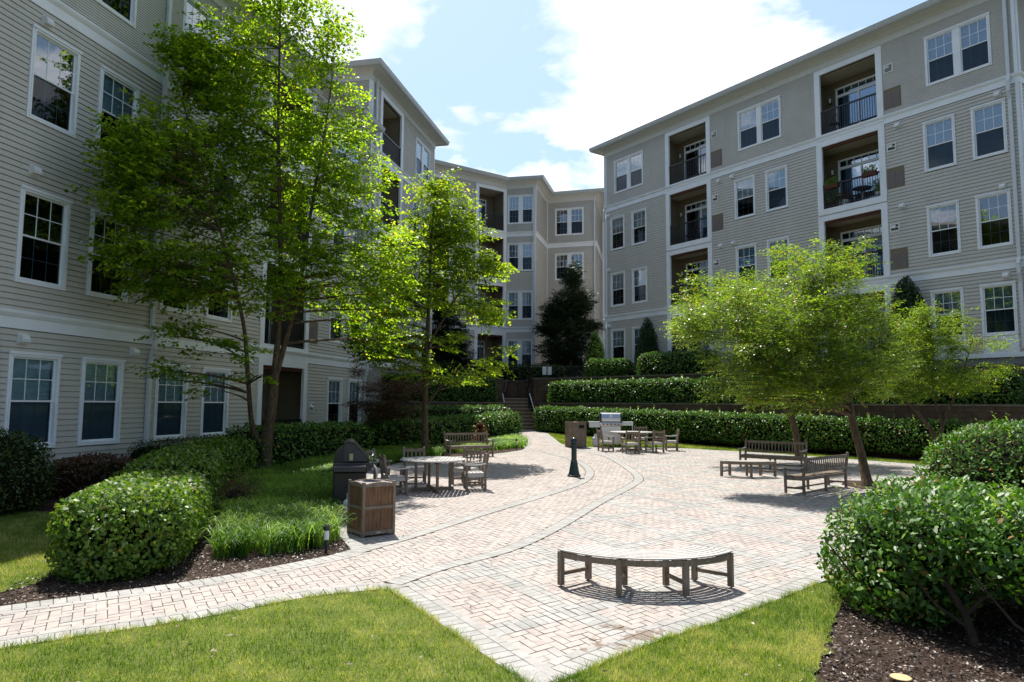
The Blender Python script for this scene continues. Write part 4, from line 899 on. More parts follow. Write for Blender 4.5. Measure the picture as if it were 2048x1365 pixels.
# left building: taller far wing
KA = L0+DL*16.3; KB = L0+DL*25.1
kb = empty('apartment_building', (float(KA[0]), float(KA[1]), 2.2), 0, 'taller beige clapboard wing at the far left with a deep eave against the sky', 'building'); o2 = KA
F = Facade(kb, KA, ang=math.degrees(math.atan2(DL[1], DL[0])))
for z, h in FL:
    for t in (5.4, 7.0): window(F, t, z, 1.1, h, False, .5)
window(F, 5.66, 14.3, 2.32, 1.95, True, .5); tb = MB()
for z0, z1 in PZ: porch(F, 1.2, 3.6, z0, z1, True, 1.5, (.1, .7), z0 < 13); porch_trim(F, 1.2, 3.6, z0, z1, tb)
trimset(F, ((0, 1), (8.8, -1)), 3.95, 16.76, tb); finish(F, SEC, .05, 8.75, tb); downpipe(F, .4, 3.6, 17.0, (13.3, 6.85))
F2 = Facade(kb, KA-NL*10, KA); tb = MB(); trimset(F2, ((10, -1),), 4, 16.76, tb); window(F2, 4.5, 14.36, 2.3, 1.93, True, .5); finish(F2, SEC, 0, 9.95, tb)
kp = [KA-NL*10, KA, KB, KB-NL*10]
for zb in (6.94, 13.42): a = MB(); a.sweep([p-o2 for p in kp], belt_prof(zb-2.2)); a.build('belt_course', M['trim'], kb)
a = MB(); a.sweep([p-o2 for p in kp], [(-.02, -2.2), (-.02, 1.75), (-.3, 1.75), (-.3, -2.2)]); a.build('foundation', M['concrete'], kb)
F3 = Facade(kb, KB, KB-NL*10); tb = MB(); trimset(F3, ((0, 1),), 4, 16.76, tb); finish(F3, SEC, 0, 10, tb)
eave_parts(kb, kp, 16.74); body(kb, [KA-NL*1.8+DL*.3, KB-NL*1.8-DL*.3, KB-NL*10-DL*.3, KA-NL*10+DL*.3], 2.3, 17.1, 'rear_wall')
# middle building
cp = [np.array(p) for p in ((-8.55, 40.74), (-.45, 46.6), (1.5, 46.2), (2.45, 49.93), (5.87, 48.93), (7.15, 55.0), (16, 53.0))]
cb = empty('apartment_building', (-.45, 46.6, 2.2), 0, 'angled beige clapboard building closing the courtyard between the other two', 'building'); o2 = np.array([-.45, 46.6]); tb0 = None
feats = {0: dict(w=[], p=[(3.3, 5.53), (7.75, 9.76)]), 1: dict(w=[(.1, 1.78)], p=[]), 2: dict(w=[], p=[]), 3: dict(w=[(.63, 2.1)], p=[]), 4: dict(w=[], p=[]), 5: dict(w=[(2.0, 2.2)], p=[(.25, 1.7)])}
for i in range(6):
    F = Facade(cb, cp[i], cp[i+1]); tb = MB(); L_ = F.len
    for t, w_ in feats[i]['w']:
        for k, (z, h) in enumerate(FL+[(14.3, 1.97)]): window(F, t, z, w_, h, True, (.5, .5, 0, .5)[k] if i != 3 else (.5, 0, 0, 0)[k], 1 if (k < 3 and i == 1) else 0)
    for t0, t1 in feats[i]['p']:
        for z0, z1 in PZ: porch(F, t0, t1, z0, z1, True, 1.4, (.1, .75), z0 < 13); porch_trim(F, t0, t1, z0, z1, tb, pw=.24)
    if i == 0:
        for z in (13.96, 10.7, 7.45): ac_grille(F, 6.84, z)
    cs = [(0, 1)] if i in (2, 3, 5) else []
    if i in (1, 2, 3): cs.append((L_, -1))
    trimset(F, cs+[(L_, -1)], 3.9, 16.76, tb); finish(F, SEC, .02, L_-.02, tb)
    if i == 1: downpipe(F, L_-.08, 3.7, 16.9, ())
    if i == 3: downpipe(F, L_-.03, 3.7, 16.9, (6.9,))
for zb in (6.94, 13.42): a = MB(); a.sweep([p-o2 for p in cp], belt_prof(zb-2.2)); a.build('belt_course', M['trim'], cb)
a = MB(); a.sweep([p-o2 for p in cp], [(-.02, -.5), (-.02, 1.75), (-.3, 1.75), (-.3, -.5)]); a.build('foundation', M['concrete'], cb)
eave_parts(cb, cp, 16.74, 5.0); body(cb, [(-8.6, 42.9), (-.5, 48.6), (1.0, 48.3), (2.0, 52.0), (5.2, 51.3), (6.3, 57.2), (16, 55.2), (16, 66), (-12, 66)], 2.3, 17.1, 'rear_wall')
# ------------------------------------------------------------------ furniture
def beamv(mb, p, q, w, h, up=(0, 0, 1)): mb.beam(p, q, w, h, up)
def seat_proto(kind, W, k=.88, nsl=None):
    """slatted teak armchair or bench, front towards -Y, origin on the ground"""
    root = empty(kind, (0, 0, 0)); D = .52*k; sh = .42*k; ah = .64*k; bh = .90*k; w = W/2; pw = .058*k
    nsl = nsl or int((W-.14)/.095)
    m = MB(); 
    for i in range(5): y = -D/2+.02+(D-.06)*i/5; m.bev(-w+.02, y, sh-.012, w-.02, y+(D-.06)/5-.014, sh+.008, .004)
    m.bev(-w+.03, -D/2+.012, sh-.085, w-.03, -D/2+.036, sh-.014); m.bev(-w+.03, D/2-.05, sh-.085, w-.03, D/2-.02, sh-.014)
    for x in (-w+.012, w-.036) if W < 1 else (-w+.012, -.012, w-.036): m.bev(x, -D/2+.04, sh-.085, x+.024, D/2-.05, sh-.014)
    m.build('seat', M['teak'] if W > 1 else M['teak_sun'], root)
    b = MB(); yb = D/2-.01; ly = .07*k; t = lambda z: yb+ly*(z-sh)/(bh-sh)
    b.beam((-w+pw, t(bh-.05), bh-.055), (w-pw, t(bh-.05), bh-.055), .026, .075*k, up=(0, 0, 1)); b.beam((-w+pw, t(sh+.09), sh+.09), (w-pw, t(sh+.09), sh+.09), .026, .05*k)
    for i in range(nsl): x = -w+pw+.02+(W-2*pw-.04)*(i+.5)/nsl; b.beam((x, t(sh+.11), sh+.11), (x, t(bh-.09), bh-.09), .036*k, .014, up=(0, 1, 0))
    b.build('backrest', M['teak'], root)
    for s in (-1, 1):
        a = MB(); x = s*(w-pw/2); a.bev(x-pw/2, -D/2, 0, x+pw/2, -D/2+pw, ah-.02, .006); a.build('leg', M['teak'], root)
        a = MB(); a.beam((x, D/2-pw/2, 0), (x, D/2-pw/2, sh), pw, pw, up=(0, 1, 0)); a.beam((x, D/2-pw/2, sh-.003), (x, t(bh)-pw/2+.02, bh-.004), pw*.98, pw*.98, up=(0, 1, 0)); a.lathe([(pw*.45, 0), (pw*.5, .012), (pw*.35, .026), (.004, .032)], 10, (x, t(bh)-pw/2+.02, bh-.004)); a.build('leg', M['teak'], root)
        a = MB(); n = 7; 
        for i in range(n-1):
            f = lambda u: (-D/2-.035+(D+.03)*u, ah-.006-.022*math.sin(math.pi*u)+.010*u); y0, z0 = f(i/(n-1)); y1, z1 = f((i+1)/(n-1)); a.beam((x, y0-.002, z0), (x, y1+.002, z1), .066*k, .026)
        a.build('armrest', M['teak_sun'], root)
        a = MB(); a.bev(x-.014, -D/2+pw-.002, .10, x+.014, D/2-pw+.002, .145); a.build('stretcher', M['teak'], root)
    a = MB(); a.bev(-w+pw*.5, -.014, .108, w-pw*.5, .014, .14); a.build('stretcher', M['teak'], root)
    if W > 1.5: 
        for y in (-D/2, D/2-pw): a = MB(); a.bev(-pw/2, y, 0, pw/2, y+pw, sh-.014); a.build('leg', M['teak'], root)
    return root
def put(o, x, y, face, label, cat, group=None, dz=.014):
    o.location = (x, y, float(gz(y))+dz); o.rotation_euler = (math.atan(.017)*math.cos(0), 0, R(face+90)); o['label'] = label; o['category'] = cat
    if group: o['group'] = group
    return o
ch = seat_proto('garden_armchair', .53); first = True
def chair(x, y, face, label):
    global first
    c = ch if first else copy_tree(ch); first = False; put(c, x, y, face, label, 'armchair', 'teak armchairs around the two round tables')
TL = (-1.70, 15.5)
chair(-.80, 15.72, 190, 'teak armchair at the right side of the nearer round table, its seat slats lit')
chair(-1.05, 16.62, 238, 'teak armchair behind the right rim of the nearer round table')
chair(-2.28, 16.75, 282, 'pale teak armchair straight behind the nearer round table, facing the viewer')
chair(-3.12, 16.25, 330, 'teak armchair at the left of the nearer round table, farthest from the trash bin')
chair(-2.46, 14.92, 22, 'teak armchair just behind the open topped trash bin, left of the nearer table')
TR = (4.52, 26.6)
chair(3.50, 26.2, 12, 'weathered armchair at the left of the far table beside the gas cylinder')
chair(4.28, 25.35, 100, 'armchair with its back to the viewer at the near left of the far round table')
chair(5.22, 25.75, 118, 'armchair with its back to the viewer at the near right of the far round table')
chair(6.05, 26.7, 172, 'armchair at the far right end of the group around the far round table')
chair(5.15, 28.1, 262, 'armchair behind the far round table, only its top rail showing')
def bench(x, y, face, W, label, mat=None): b = seat_proto('slatted_bench', W); put(b, x, y, face, label, 'bench')
bench(-1.40, 23.5, -60, 1.62, 'slatted garden bench with arms standing before the lily turf, left of the path')
bench(7.55, 20.45, 230, 1.80, 'shaded slatted bench under the maples, facing the viewer')
bench(6.88, 15.98, 132, 2.15, 'slatted bench seen from behind next to the leaning maple trunk')
def round_table(x, y, r, label, h=.68):
    root = empty('round_table', (x, y, float(gz(y))+.014), 0, label, 'table', 'round slatted teak tables'); m = MB(); n = 17; w = 2*r/n
    for i in range(n):
        xc = -r+w*(i+.5); half = math.sqrt(max(0, (r-.03)**2-max(abs(xc)-w/2, 0)**2)); 
        if half > .05: m.box(xc-w/2+.007, -half, h-.014, xc+w/2-.007, half, h)
    k = 40; V = []
    for i in range(k):
        a = 2*math.pi*i/k; c, s_ = math.cos(a), math.sin(a)
        for rr, z in ((r, h-.03), (r+.005, h-.012), (r-.008, h+.003), (r-.055, h+.003), (r-.055, h-.03)): V.append((rr*c, rr*s_, z))
    m.add(V, [(i*5+j, ((i+1) % k)*5+j, ((i+1) % k)*5+(j+1) % 5, i*5+(j+1) % 5) for i in range(k) for j in range(5)])
    m.build('tabletop', M['teak_sun'], root); 
    for a in (20, 110): b = MB(); c, s_ = math.cos(R(a)), math.sin(R(a)); b.beam((-c*.46, -s_*.46, .04), (c*.46, s_*.46, .04), .07, .055); b.build('foot_rail', M['teak'], root); b = MB(); b.beam((-c*.55, -s_*.55, h-.055), (c*.55, s_*.55, h-.055), .05, .06); b.build('top_brace', M['teak'], root)
    pass
    for a in (20, 110, 200, 290):
        l = MB(); c, s_ = math.cos(R(a)), math.sin(R(a)); l.beam((c*.38, s_*.38, .0), (c*.38, s_*.38, h-.08), .055, .055, up=(c, s_, 0)); l.build('leg', M['teak'], root)
round_table(*TL, .70, 'round slatted table with a pale top near the trash bin'); round_table(*TR, .78, 'round slatted table far off in front of the steel gas grill', .70)
def arc_bench(name, x, y, ri, ro, a0, a1, h, label, nleg, nsl=7):
    root = empty(name, (x, y, float(gz(y))+.014), 0, label, 'bench'); m = MB(); n = 28; w = (ro-ri)/nsl
    for s_ in range(nsl):
        r0 = ri+w*s_+.009; r1 = ri+w*(s_+1)-.009; V = []
        for i in range(n+1):
            a = R(a0+(a1-a0)*i/n); c, d = math.cos(a), math.sin(a); V += [(r0*c, r0*d, h), (r1*c, r1*d, h), (r1*c, r1*d, h-.013), (r0*c, r0*d, h-.013)]
        m.add(V, [(i*4+j, i*4+4+j, i*4+4+(j+1) % 4, i*4+(j+1) % 4) for i in range(n) for j in range(4)]+[(0, 1, 2, 3), (n*4+3, n*4+2, n*4+1, n*4)])
    m.build('seat', M['teak_sun'], root); ap = MB()
    for r in (ri+.02, ro-.03):
        V = []
        for i in range(n+1):
            a = R(a0+1+(a1-a0-2)*i/n); c, d = math.cos(a), math.sin(a); V += [(r*c, r*d, h-.024), ((r+.022)*c, (r+.022)*d, h-.024), ((r+.022)*c, (r+.022)*d, h-.085), (r*c, r*d, h-.085)]
        ap.add(V, [(i*4+j, i*4+4+j, i*4+4+(j+1) % 4, i*4+(j+1) % 4) for i in range(n) for j in range(4)]+[(0, 1, 2, 3), (n*4+3, n*4+2, n*4+1, n*4)])
    ap.build('apron', M['teak'], root)
    for k in range(nleg):
        a = R(a0+1.6+(a1-a0-3.2)*k/(nleg-1)); c, d = math.cos(a), math.sin(a)
        for r in (ri+.03, ro-.025): l = MB(); l.beam((r*c, r*d, 0), (r*c, r*d, h-.024), .058, .055, up=(c, d, 0)); l.build('leg', M['teak'], root)
        l = MB(); l.beam(((ri+.05)*c, (ri+.05)*d, .12), ((ro-.05)*c, (ro-.05)*d, .12), .028, .04); l.beam(((ri+.05)*c, (ri+.05)*d, h-.06), ((ro-.05)*c, (ro-.05)*d, h-.06), .03, .05); l.build('stretcher', M['teak'], root)
    return root
cb_ = arc_bench('curved_bench', 1.51, 8.76, .76, 1.245, 217.5, 321.5, .385, 'backless curved slatted bench alone in the foreground paving', 4)
t_ = MB(); a = R(297); t_.beam((1.2425*math.cos(a)-.0, 1.2425*math.sin(a), .335), (1.2425*math.cos(a+.04), 1.2425*math.sin(a+.04), .335), .004, .014); t_.build('name_plate', M['tagm'], cb_)
arc_bench('curved_bench', 6.2, 19.15, .0+.55, 1.02, 222, 312, .40, 'small curved backless bench in the shade before the maple bench', 3)
# trash bins
def bin_(x, y, rot, s, h, label, slot):
    root = empty('trash_bin', (x, y, float(gz(y))+.014), R(rot), label, 'trash bin'); p = .045*s/.53
    for i, (a, b) in enumerate(((0, 0), (s-p, 0), (0, s-p), (s-p, s-p))): m = MB(); m.bev(a, b, 0, a+p, b+p, h, .006); m.build('post', M['teak'], root)
    for fc in range(4):
        e = MB(); n = 7; W = s-2*p
        def T(u, v, z): return {0: (p+u, v, z), 1: (s-v, p+u, z), 2: (s-p-u, s-v, z), 3: (v, s-p-u, z)}[fc]
        def bx(mb, u0, u1, v0, v1, z0, z1): a = T(u0, v0, z0); b = T(u1, v1, z1); mb.box(*a, *b)
        for i in range(n): bx(e, W*i/n+.0015, W*(i+1)/n-.0015, .018+.002*(i % 2), .03, .04, h-.05)
        for z0, z1 in ((.03, .085), (h*.50, h*.50+.045)): rails = MB(); bx(rails, 0, W, .006, .032, z0, z1); rails.build('rail', M['teak'], root)
        rails = MB()
        for i in range(8): u0, u1 = W*i/8, W*(i+1)/8; dz = .028*math.sin(math.pi*(i+.5)/8); bx(rails, u0, u1, .006, .032, h-.075, h-.035+dz)
        e.build('plank_panel', M['canwood'] if not slot else M['teak'], root); rails.build('top_rail', M['teak'], root)
        if slot and fc == 0: q_ = MB(); bx(q_, W*.28, W*.86, .001, .02, h-.27, h-.14); q_.build('slot', M['darkroom'], root)
        if fc == 0 and not slot: q_ = MB(); bx(q_, W*.42, W*.56, .001, .006, .045, .07); q_.build('name_plate', M['tagm'], root)
    t = MB(); n = 24; c = s/2; 
    z = h-.028
    if slot: t.bev(.0, .0, z-.02, s, s, z, .006)
    else:
        V = []; ro = c-.03
        for i in range(n):
            a = 2*math.pi*i/n; ca, sa = math.cos(a), math.sin(a); k = 1/max(abs(ca), abs(sa)); V += [(c+ro*k*ca, c+ro*k*sa, z), (c+.15*ca, c+.15*sa, z+.012), (c+.15*ca, c+.15*sa, z-.03), (c+ro*k*ca, c+ro*k*sa, z-.02)]
        t.add(V, [(i*4+j, ((i+1) % n)*4+j, ((i+1) % n)*4+(j+1) % 4, i*4+(j+1) % 4) for i in range(n) for j in range(4)])
    t.build('lid', M['grille'] if not slot else M['teak'], root)
    if not slot: l = MB(); l.cyl((c, c, z-.45), (c, c, z-.02), .15, .15, 20, caps=False); l.add([(c-.16, c-.16, z-.45), (c+.16, c-.16, z-.45), (c+.16, c+.16, z-.45), (c-.16, c+.16, z-.45)], [(0, 1, 2, 3)]); l.build('liner', M['darkroom'], root)
    return root
bin_(-2.17, 10.44, 37, .54, .80, 'brown wooden trash bin with a round hole in its dark top, beside the charcoal grill', False)
bin_(2.52, 27.45, 42, .60, 1.02, 'grey wooden trash bin with a letterbox slot, beyond the green bollard', True)
# charcoal coloured gas grill seen from its end
gx, gy = -2.78, 12.3; gr = empty('gas_grill', (gx, gy, float(gz(gy))+.014), R(12), 'dark charcoal gas grill seen end on behind the near trash bin', 'grill')
m = MB(); m.bev(-.29, 0, .10, .27, 1.1, .74, .02); m.build('cart', M['char'], gr)
m = MB(); m.bev(-.30, -.05, .74, .30, 1.15, .90, .02); m.build('firebox', M['char'], gr)
def yprism(poly, y0, y1): k = MB(); k.xprism([(a, b) for a, b in poly], y0, y1); k.v = [(y, x, z) for x, y, z in k.v]; return k
hood = [(-.28, .90), (-.30, .98), (-.27, 1.07), (-.16, 1.15), (-.13, 1.23), (-.05, 1.27), (.04, 1.25), (.27, 1.0), (.32, .92)]; k = yprism(hood, .02, 1.08); k.build('hood', M['char'], gr)
k = yprism([(-.13, .93), (-.13, 1.17), (-.09, 1.215), (-.02, 1.225), (.05, 1.2), (.25, .98), (.26, .93)], -.03, .021); k.build('end_cap', M['charg'], gr)
m = MB(); m.bev(-.03, -.045, .94, .035, -.028, 1.06); m.build('thermometer', M['label'], gr)
m = MB(); m.bev(-.30, -.34, .83, .26, -.06, .862, .01); m.bev(-.28, -.33, .775, .24, -.31, .835); m.build('side_shelf', M['charg'], gr)
m = MB(); m.beam((.31, -.0, .88), (.36, -.0, .80), .02, .14); m.box(.29, 0, .76, .35, 1.1, .87); m.build('control_panel', M['charg'], gr)
for i in range(3): m = MB(); m.cyl((.35, .2+i*.3, .81), (.40, .2+i*.3, .81), .03, .026, 12); m.build('knob', M['steel'], gr, smooth=True)
m = MB(); m.tube([(.33, .05, 1.0), (.38, .12, 1.02), (.38, .95, 1.02), (.33, 1.03, 1.0)], [.014]*4, 8); m.build('handle', M['steel'], gr, smooth=True)
for x in (-.26, .2):
    for y in (.05, .98): m = MB(); m.cyl((x-.02, y, .055), (x+.03, y, .055), .055, n=14); m.build('caster', M['black'], gr)
m = MB(); 
for i in range(4): m.box(-.08+i*.035, -.004, .47, -.055+i*.035, .002, .485); m.box(-.08+i*.035, -.004, .50, -.055+i*.035, .002, .515)
m.build('vent_slots', M['darkroom'], gr)
m = MB(); m.tube([(.39, -.02, .86), (.43, -.06, .80), (.45, -.07, .70), (.44, -.03, .60)], [.014, .02, .018, .008], 8); m.build('hanging_mitt', M['teak_sun'], gr)
# stainless grill
gx, gy = 4.02, 28.6; g2 = empty('gas_grill', (gx, gy, float(gz(gy))+.0), R(-4), 'stainless steel gas grill with side shelves before the lower hedge', 'grill')
m = MB(); m.bev(-.40, -.25, .08, .40, .28, .80, .015); m.box(-.006, -.262, .12, .006, -.25, .76); m.build('cart', M['steel'], g2)
k = MB(); k.xprism([(-.30, .98), (-.30, 1.12), (-.22, 1.28), (-.08, 1.33), (.14, 1.31), (.26, 1.14), (.28, .98)], -.40, .40); k.build('hood', M['steel'], g2)
for s_ in (-1, 1):
    k = MB(); k.xprism([(-.31, .97), (-.31, 1.13), (-.23, 1.295), (-.08, 1.345), (.15, 1.325), (.27, 1.14), (.29, .97)], s_*.405-.03, s_*.405+.03); k.build('end_cap', M['char'], g2)
    m = MB(); m.bev(s_*.44, -.28, .93, s_*.90, .26, .975, .01); m.bev(s_*.44, -.285, .74 if s_ < 0 else .82, s_*(.88), -.25, .93); m.build('side_shelf', M['steel'], g2)
m = MB(); m.xprism([(-.36, .80), (-.38, .90), (-.28, .97), (-.2, .97), (-.2, .80)], -.43, .43); m.build('control_panel', M['steel'], g2)
for i in range(5): m = MB(); m.cyl((-.30+i*.15, -.375, .87), (-.30+i*.15, -.42, .865), .026, .024, 12); m.build('knob', M['black'], g2, smooth=True)
m = MB(); m.tube([(-.33, -.28, 1.03), (-.33, -.35, 1.03), (.33, -.35, 1.03), (.33, -.28, 1.03)], [.013]*4, 8); m.build('handle', M['steel'], g2, smooth=True)
m = MB(); m.cyl((0, -.285, 1.20), (0, -.30, 1.205), .05, n=16); m.build('thermometer', M['signw'], g2)
for x in (-.34, .34): m = MB(); m.cyl((x-.02, -.18, .045), (x+.02, -.18, .045), .045, n=12); m.build('caster', M['black'], g2)
m = MB(); m.box(.84, -.24, .1, .87, -.2, .93); m.build('shelf_brace', M['steel'], g2)
def tank(x, y, label, word, rot, s=1.0):
    root = empty('propane_cylinder', (x, y, float(gz(y))+.014), R(rot), label, 'gas cylinder'); r = .145*s
    m = MB(); m.lathe([(r*.6, .03), (r*.9, .04), (r, .08), (r, .29*s), (r*.93, .335*s), (r*.6, .375*s), (r*.2, .39*s)], 24); m.build('tank', M['tank'], root, smooth=True)
    m = MB(); m.lathe([(r*.72, 0), (r*.75, 0), (r*.75, .045), (r*.72, .045)], 20); m.build('foot_ring', M['tank'], root)
    m = MB(); V = []; n = 20
    for i in range(n+1): a = R(-140+280*i/n); V += [(r*.62*math.cos(a), r*.62*math.sin(a), .36*s), (r*.62*math.cos(a), r*.62*math.sin(a), .47*s), (r*.57*math.cos(a), r*.57*math.sin(a), .47*s), (r*.57*math.cos(a), r*.57*math.sin(a), .36*s)]
    m.add(V, [(i*4+j, i*4+4+j, i*4+4+(j+1) % 4, i*4+(j+1) % 4) for i in range(n) for j in range(4)]); m.build('collar', M['tank'], root)
    m = MB(); m.cyl((0, 0, .38*s), (0, 0, .44*s), .02, n=10); m.cyl((-.03, 0, .43*s), (.03, 0, .43*s), .014, n=8); m.build('valve', M['tagm'], root)
    m = MB(); 
    for z0, z1 in ((.095, .105), (.262, .272)): m.lathe([(r+.001, z0*s), (r+.002, z0*s), (r+.002, z1*s), (r+.001, z1*s)], 24)
    m.build('blue_bands', M['blue'], root)
    c = bpy.data.curves.new('lettering', 'FONT'); c.body = word; c.size = .115*s; c.align_x = 'CENTER'; c.extrude = .0; to = bpy.data.objects.new('tmp', c); COL.objects.link(to); bpy.context.view_layer.update()
    me = bpy.data.meshes.new_from_object(to.evaluated_get(bpy.context.evaluated_depsgraph_get())); bpy.data.objects.remove(to); me.name = 'lettering'
    for v in me.vertices: a = v.co.x/r-math.pi/2; v.co = Vector(((r+.003)*math.cos(a), (r+.003)*math.sin(a), .135*s+v.co.y))
    me.materials.clear(); me.materials.append(M['red']); link(bpy.data.objects.new('lettering', me), root)
tank(-2.62, 11.75, 'white gas cylinder with red letters hidden partly behind the near trash bin', 'OUT', -14)
tank(3.36, 28.1, 'small white gas cylinder on the paving below the steel grill', 'LP', 0, 1.05)
# bollard
bo = empty('bollard', (1.62, 18.25, float(gz(18.25))+.014), 0, 'dark green fluted bollard with domed cap and flared foot amid the paving', 'bollard'); s_ = .93
m = MB(); m.lathe([(.175, 0), (.178, .025), (.155, .045), (.145, .06)], 8); m.lathe([(.143, .06), (.125, .14), (.085, .38), (.088, .40), (.078, .41)], 8); m.build('base', M['green'], bo)
m = MB(); m.lathe([(.070, .40), (.070, .80)], 24, flute=.09); m.build('shaft', M['green'], bo); m = MB(); m.lathe([(.070, .80), (.082, .805), (.082, .83), (.068, .84), (.068, .865), (.084, .87), (.084, .90), (.076, .935), (.055, .97), (.028, .99), (.004, .995)], 24); m.build('cap', M['green'], bo, smooth=True)
def pathlight(p, label, h=.38):
    root = empty('path_light', tuple(p), 0, label, 'path light', 'small black stake lights along the beds'); a = MB(); a.cyl((0, 0, -.02), (0, 0, h*.45), .02); a.build('stake', M['black'], root); a = MB(); a.cyl((0, 0, h*.45), (0, 0, h*.78), .034, n=14); a.build('lens', M['vinyl'], root, smooth=True); a = MB(); a.lathe([(.04, h*.78), (.042, h*.8), (.042, h*.93), (.02, h)], 14); a.build('cap', M['black'], root)
p = gp(652, 1104); pathlight(p, 'black and white stake light among the lily turf by the near trash bin', .36); p = gp(1033, 900); pathlight(p, 'tiny black stake light at the end of the lily turf by the path', .42)
p = gp(1802, 1372); sp = empty('tree_stump', tuple(p), 0, 'pale sawn off stump in the bark mulch at the bottom edge', 'stump'); a = MB(); a.lathe([(.085, -.02), (.08, .05), (.078, .06)], 16); a.build('bark_side', M['bark'], sp); a = MB(); a.lathe([(.072, .058), (.072, .064), (.01, .066)], 16); a.build('cut_face', simple('cut_wood', (.5, .36, .2), .8, .1, vs=30), sp)
# balcony things
def planter(F, t, z, off, label, n=160, w=.55, mat='box', red=False):
    p = F.xy(t, off); root = empty('flower_box', (p[0], p[1], z), F.ang, label, 'flower box'); a = MB(); a.prism([(-w/2, -.09), (w/2, -.09), (w/2+.02, .09), (-w/2-.02, .09)], 0, .17); a.build('trough', M['brownbeam'], root)
    P = np.c_[(rng.random(n)-.5)*w, (rng.random(n)-.5)*.2, .17+rng.random(n)**1.5*.25]; leaf_obj('plants', [leaf_geo(P, rng.normal(size=(n, 3))+[0, 0, .8], rng.normal(size=(n, 3)), .09, .04)], M[mat], root)
F = Facade(rb, C0, ang=math.degrees(math.atan2(D_[1], D_[0])))
planter(F, 14.0, 11.35, .10, 'brown flower box on the left end of the third floor balcony rail'); planter(F, 15.6, 11.45, .10, 'brown flower box on the right end of the third floor balcony rail', 200)
def potted(F, t, z, off, h, label, mat='box', pot='brownbeam', n=220):
    p = F.xy(t, off); root = empty('potted_plant', (p[0], p[1], z), F.ang, label, 'potted plant'); a = MB(); a.lathe([(.11, 0), (.15, .25), (.16, .26), (.13, .24)], 14); a.build('pot', M[pot], root); P = np.c_[rng.normal(size=(n, 2))*.12, .25+rng.random(n)*h]; leaf_obj('foliage', [leaf_geo(P, rng.normal(size=(n, 3))+[0, 0, .8], rng.normal(size=(n, 3)), .11, .045)], M[mat], root)
potted(F, 13.8, 10.58, -.25, .45, 'bushy green potted plant at the left corner of the planted balcony'); potted(F, 14.35, 10.58, -.3, .22, 'low red flowering pot on the planted balcony', 'redmaple', 'vinyl'); potted(F, 15.75, 10.58, -.3, .45, 'pale flowering pot at the right corner of the planted balcony', 'tip', 'vinyl')
def patio_set(F, t, z, off, label):
    p = F.xy(t, off); root = empty('patio_table', (p[0], p[1], z), F.ang, label, 'patio table'); a = MB(); a.cyl((0, 0, .68), (0, 0, .71), .38, n=20); a.build('tabletop', M['black'], root)
    for k in range(3): b = MB(); an = R(120*k+20); b.cyl((0, 0, .66), (.28*math.cos(an), .28*math.sin(an), 0), .014, n=6); b.build('leg', M['black'], root)
patio_set(F, 14.9, 10.57, -.65, 'small dark round table on the planted balcony')
def wire_chair(F, t, z, off, label, rot=0):
    p = F.xy(t, off); root = empty('patio_chair', (p[0], p[1], z), F.ang+R(rot), label, 'patio chair'); a = MB(); a.cyl((0, 0, .44), (0, 0, .46), .2, n=16); a.build('seat', M['black'], root); b = MB(); n = 12; arc = [(.2*math.cos(R(180*i/n)), .12, .46+.45*math.sin(R(180*i/n))) for i in range(n+1)]; b.tube(arc, [.011]*len(arc), 6)
    for x in (-.1, 0, .1): b.cyl((x, .12, .46), (x, .12, .86), .007, n=5)
    b.build('backrest', M['black'], root)
    for x in (-.16, .16):
        for y in (-.14, .14): c = MB(); c.cyl((x*.8, y*.8, .45), (x, y, 0), .011, n=6); c.build('leg', M['black'], root)
wire_chair(F, 13.95, 13.84, -.35, 'round backed wire chair on the topmost balcony'); wire_chair(F, 14.25, 10.57, -.75, 'dark folding chair left of the table on the planted balcony', 60); wire_chair(F, 5.8, 10.57, -.5, 'dark chair on the third floor balcony of the farther stack')
# ------------------------------------------------------------------ hedges and shrubs
GZ = lambda d=0: (lambda s: d)
V1 = sweep_shell([(-4.50, 8.05), (-4.95, 9.6), (-5.45, 11.2)], 1.45, .16, 1.06, e=.55, round_=.5)
shrub('hedge', 'big sunlit square cut hedge block standing by the brick path', 'hedge', [V1], 26000, .056, M['box'], .68, 'hex', .12, coref=.16, up=.15, bump=.05)
V1 = sweep_shell([(-5.55, 11.3), (-6.3, 13.6), (-6.7, 15.6), (-6.95, 17.3)], 1.5, .2, lambda s: 1.12+.03*s, e=.45, round_=.3)
shrub('hedge', 'shaded flat topped hedge between the square block and the big tree', 'hedge', [V1], 13000, .07, M['box'], .6, 'hex', .1)
V1 = sweep_shell([(-6.9, 17.8), (-6.2, 20.0), (-5.4, 22.0), (-4.9, 23.0)], 1.5, .3, 1.52, e=.5, round_=.5)
shrub('hedge', 'glossy sunlit hedge right behind the big tree trunk', 'hedge', [V1], 10000, .08, M['laurel'], .6, 'hex', .12)
V1 = sweep_shell([(-4.7, 23.6), (-3.4, 26.0), (-1.9, 29.2), (-.55, 32.3), (-.05, 33.6)], 1.5, .35, lambda s: 1.5+.028*s, e=.5, round_=.6)
shrub('hedge', 'long glossy hedge running from the young tree to the foot of the steps', 'hedge', [V1], 15000, .09, M['laurel'], .6, 'hex', .12)
V1 = sweep_shell([(-5.2, 28.5), (-3.0, 31.6), (-1.3, 33.6), (-.35, 34.9)], 1.1, .7, lambda s: 2.0+.01*s, e=.5, round_=.5)
shrub('hedge', 'second low hedge row directly under the left brown wall', 'hedge', [V1], 9000, .09, M['laurel'], .6, 'hex', .12)
nl = np.array([.724, .69]); ld = np.array([.69, -.724]); w0 = np.array([1.42, 37.22])
V1 = sweep_shell([tuple(w0+ld*.55-nl*.62), tuple(w0+ld*19.9-nl*.62)], 1.0, lambda s: .82-.012*s, lambda s: 2.04-.018*s, e=.4, round_=.4)
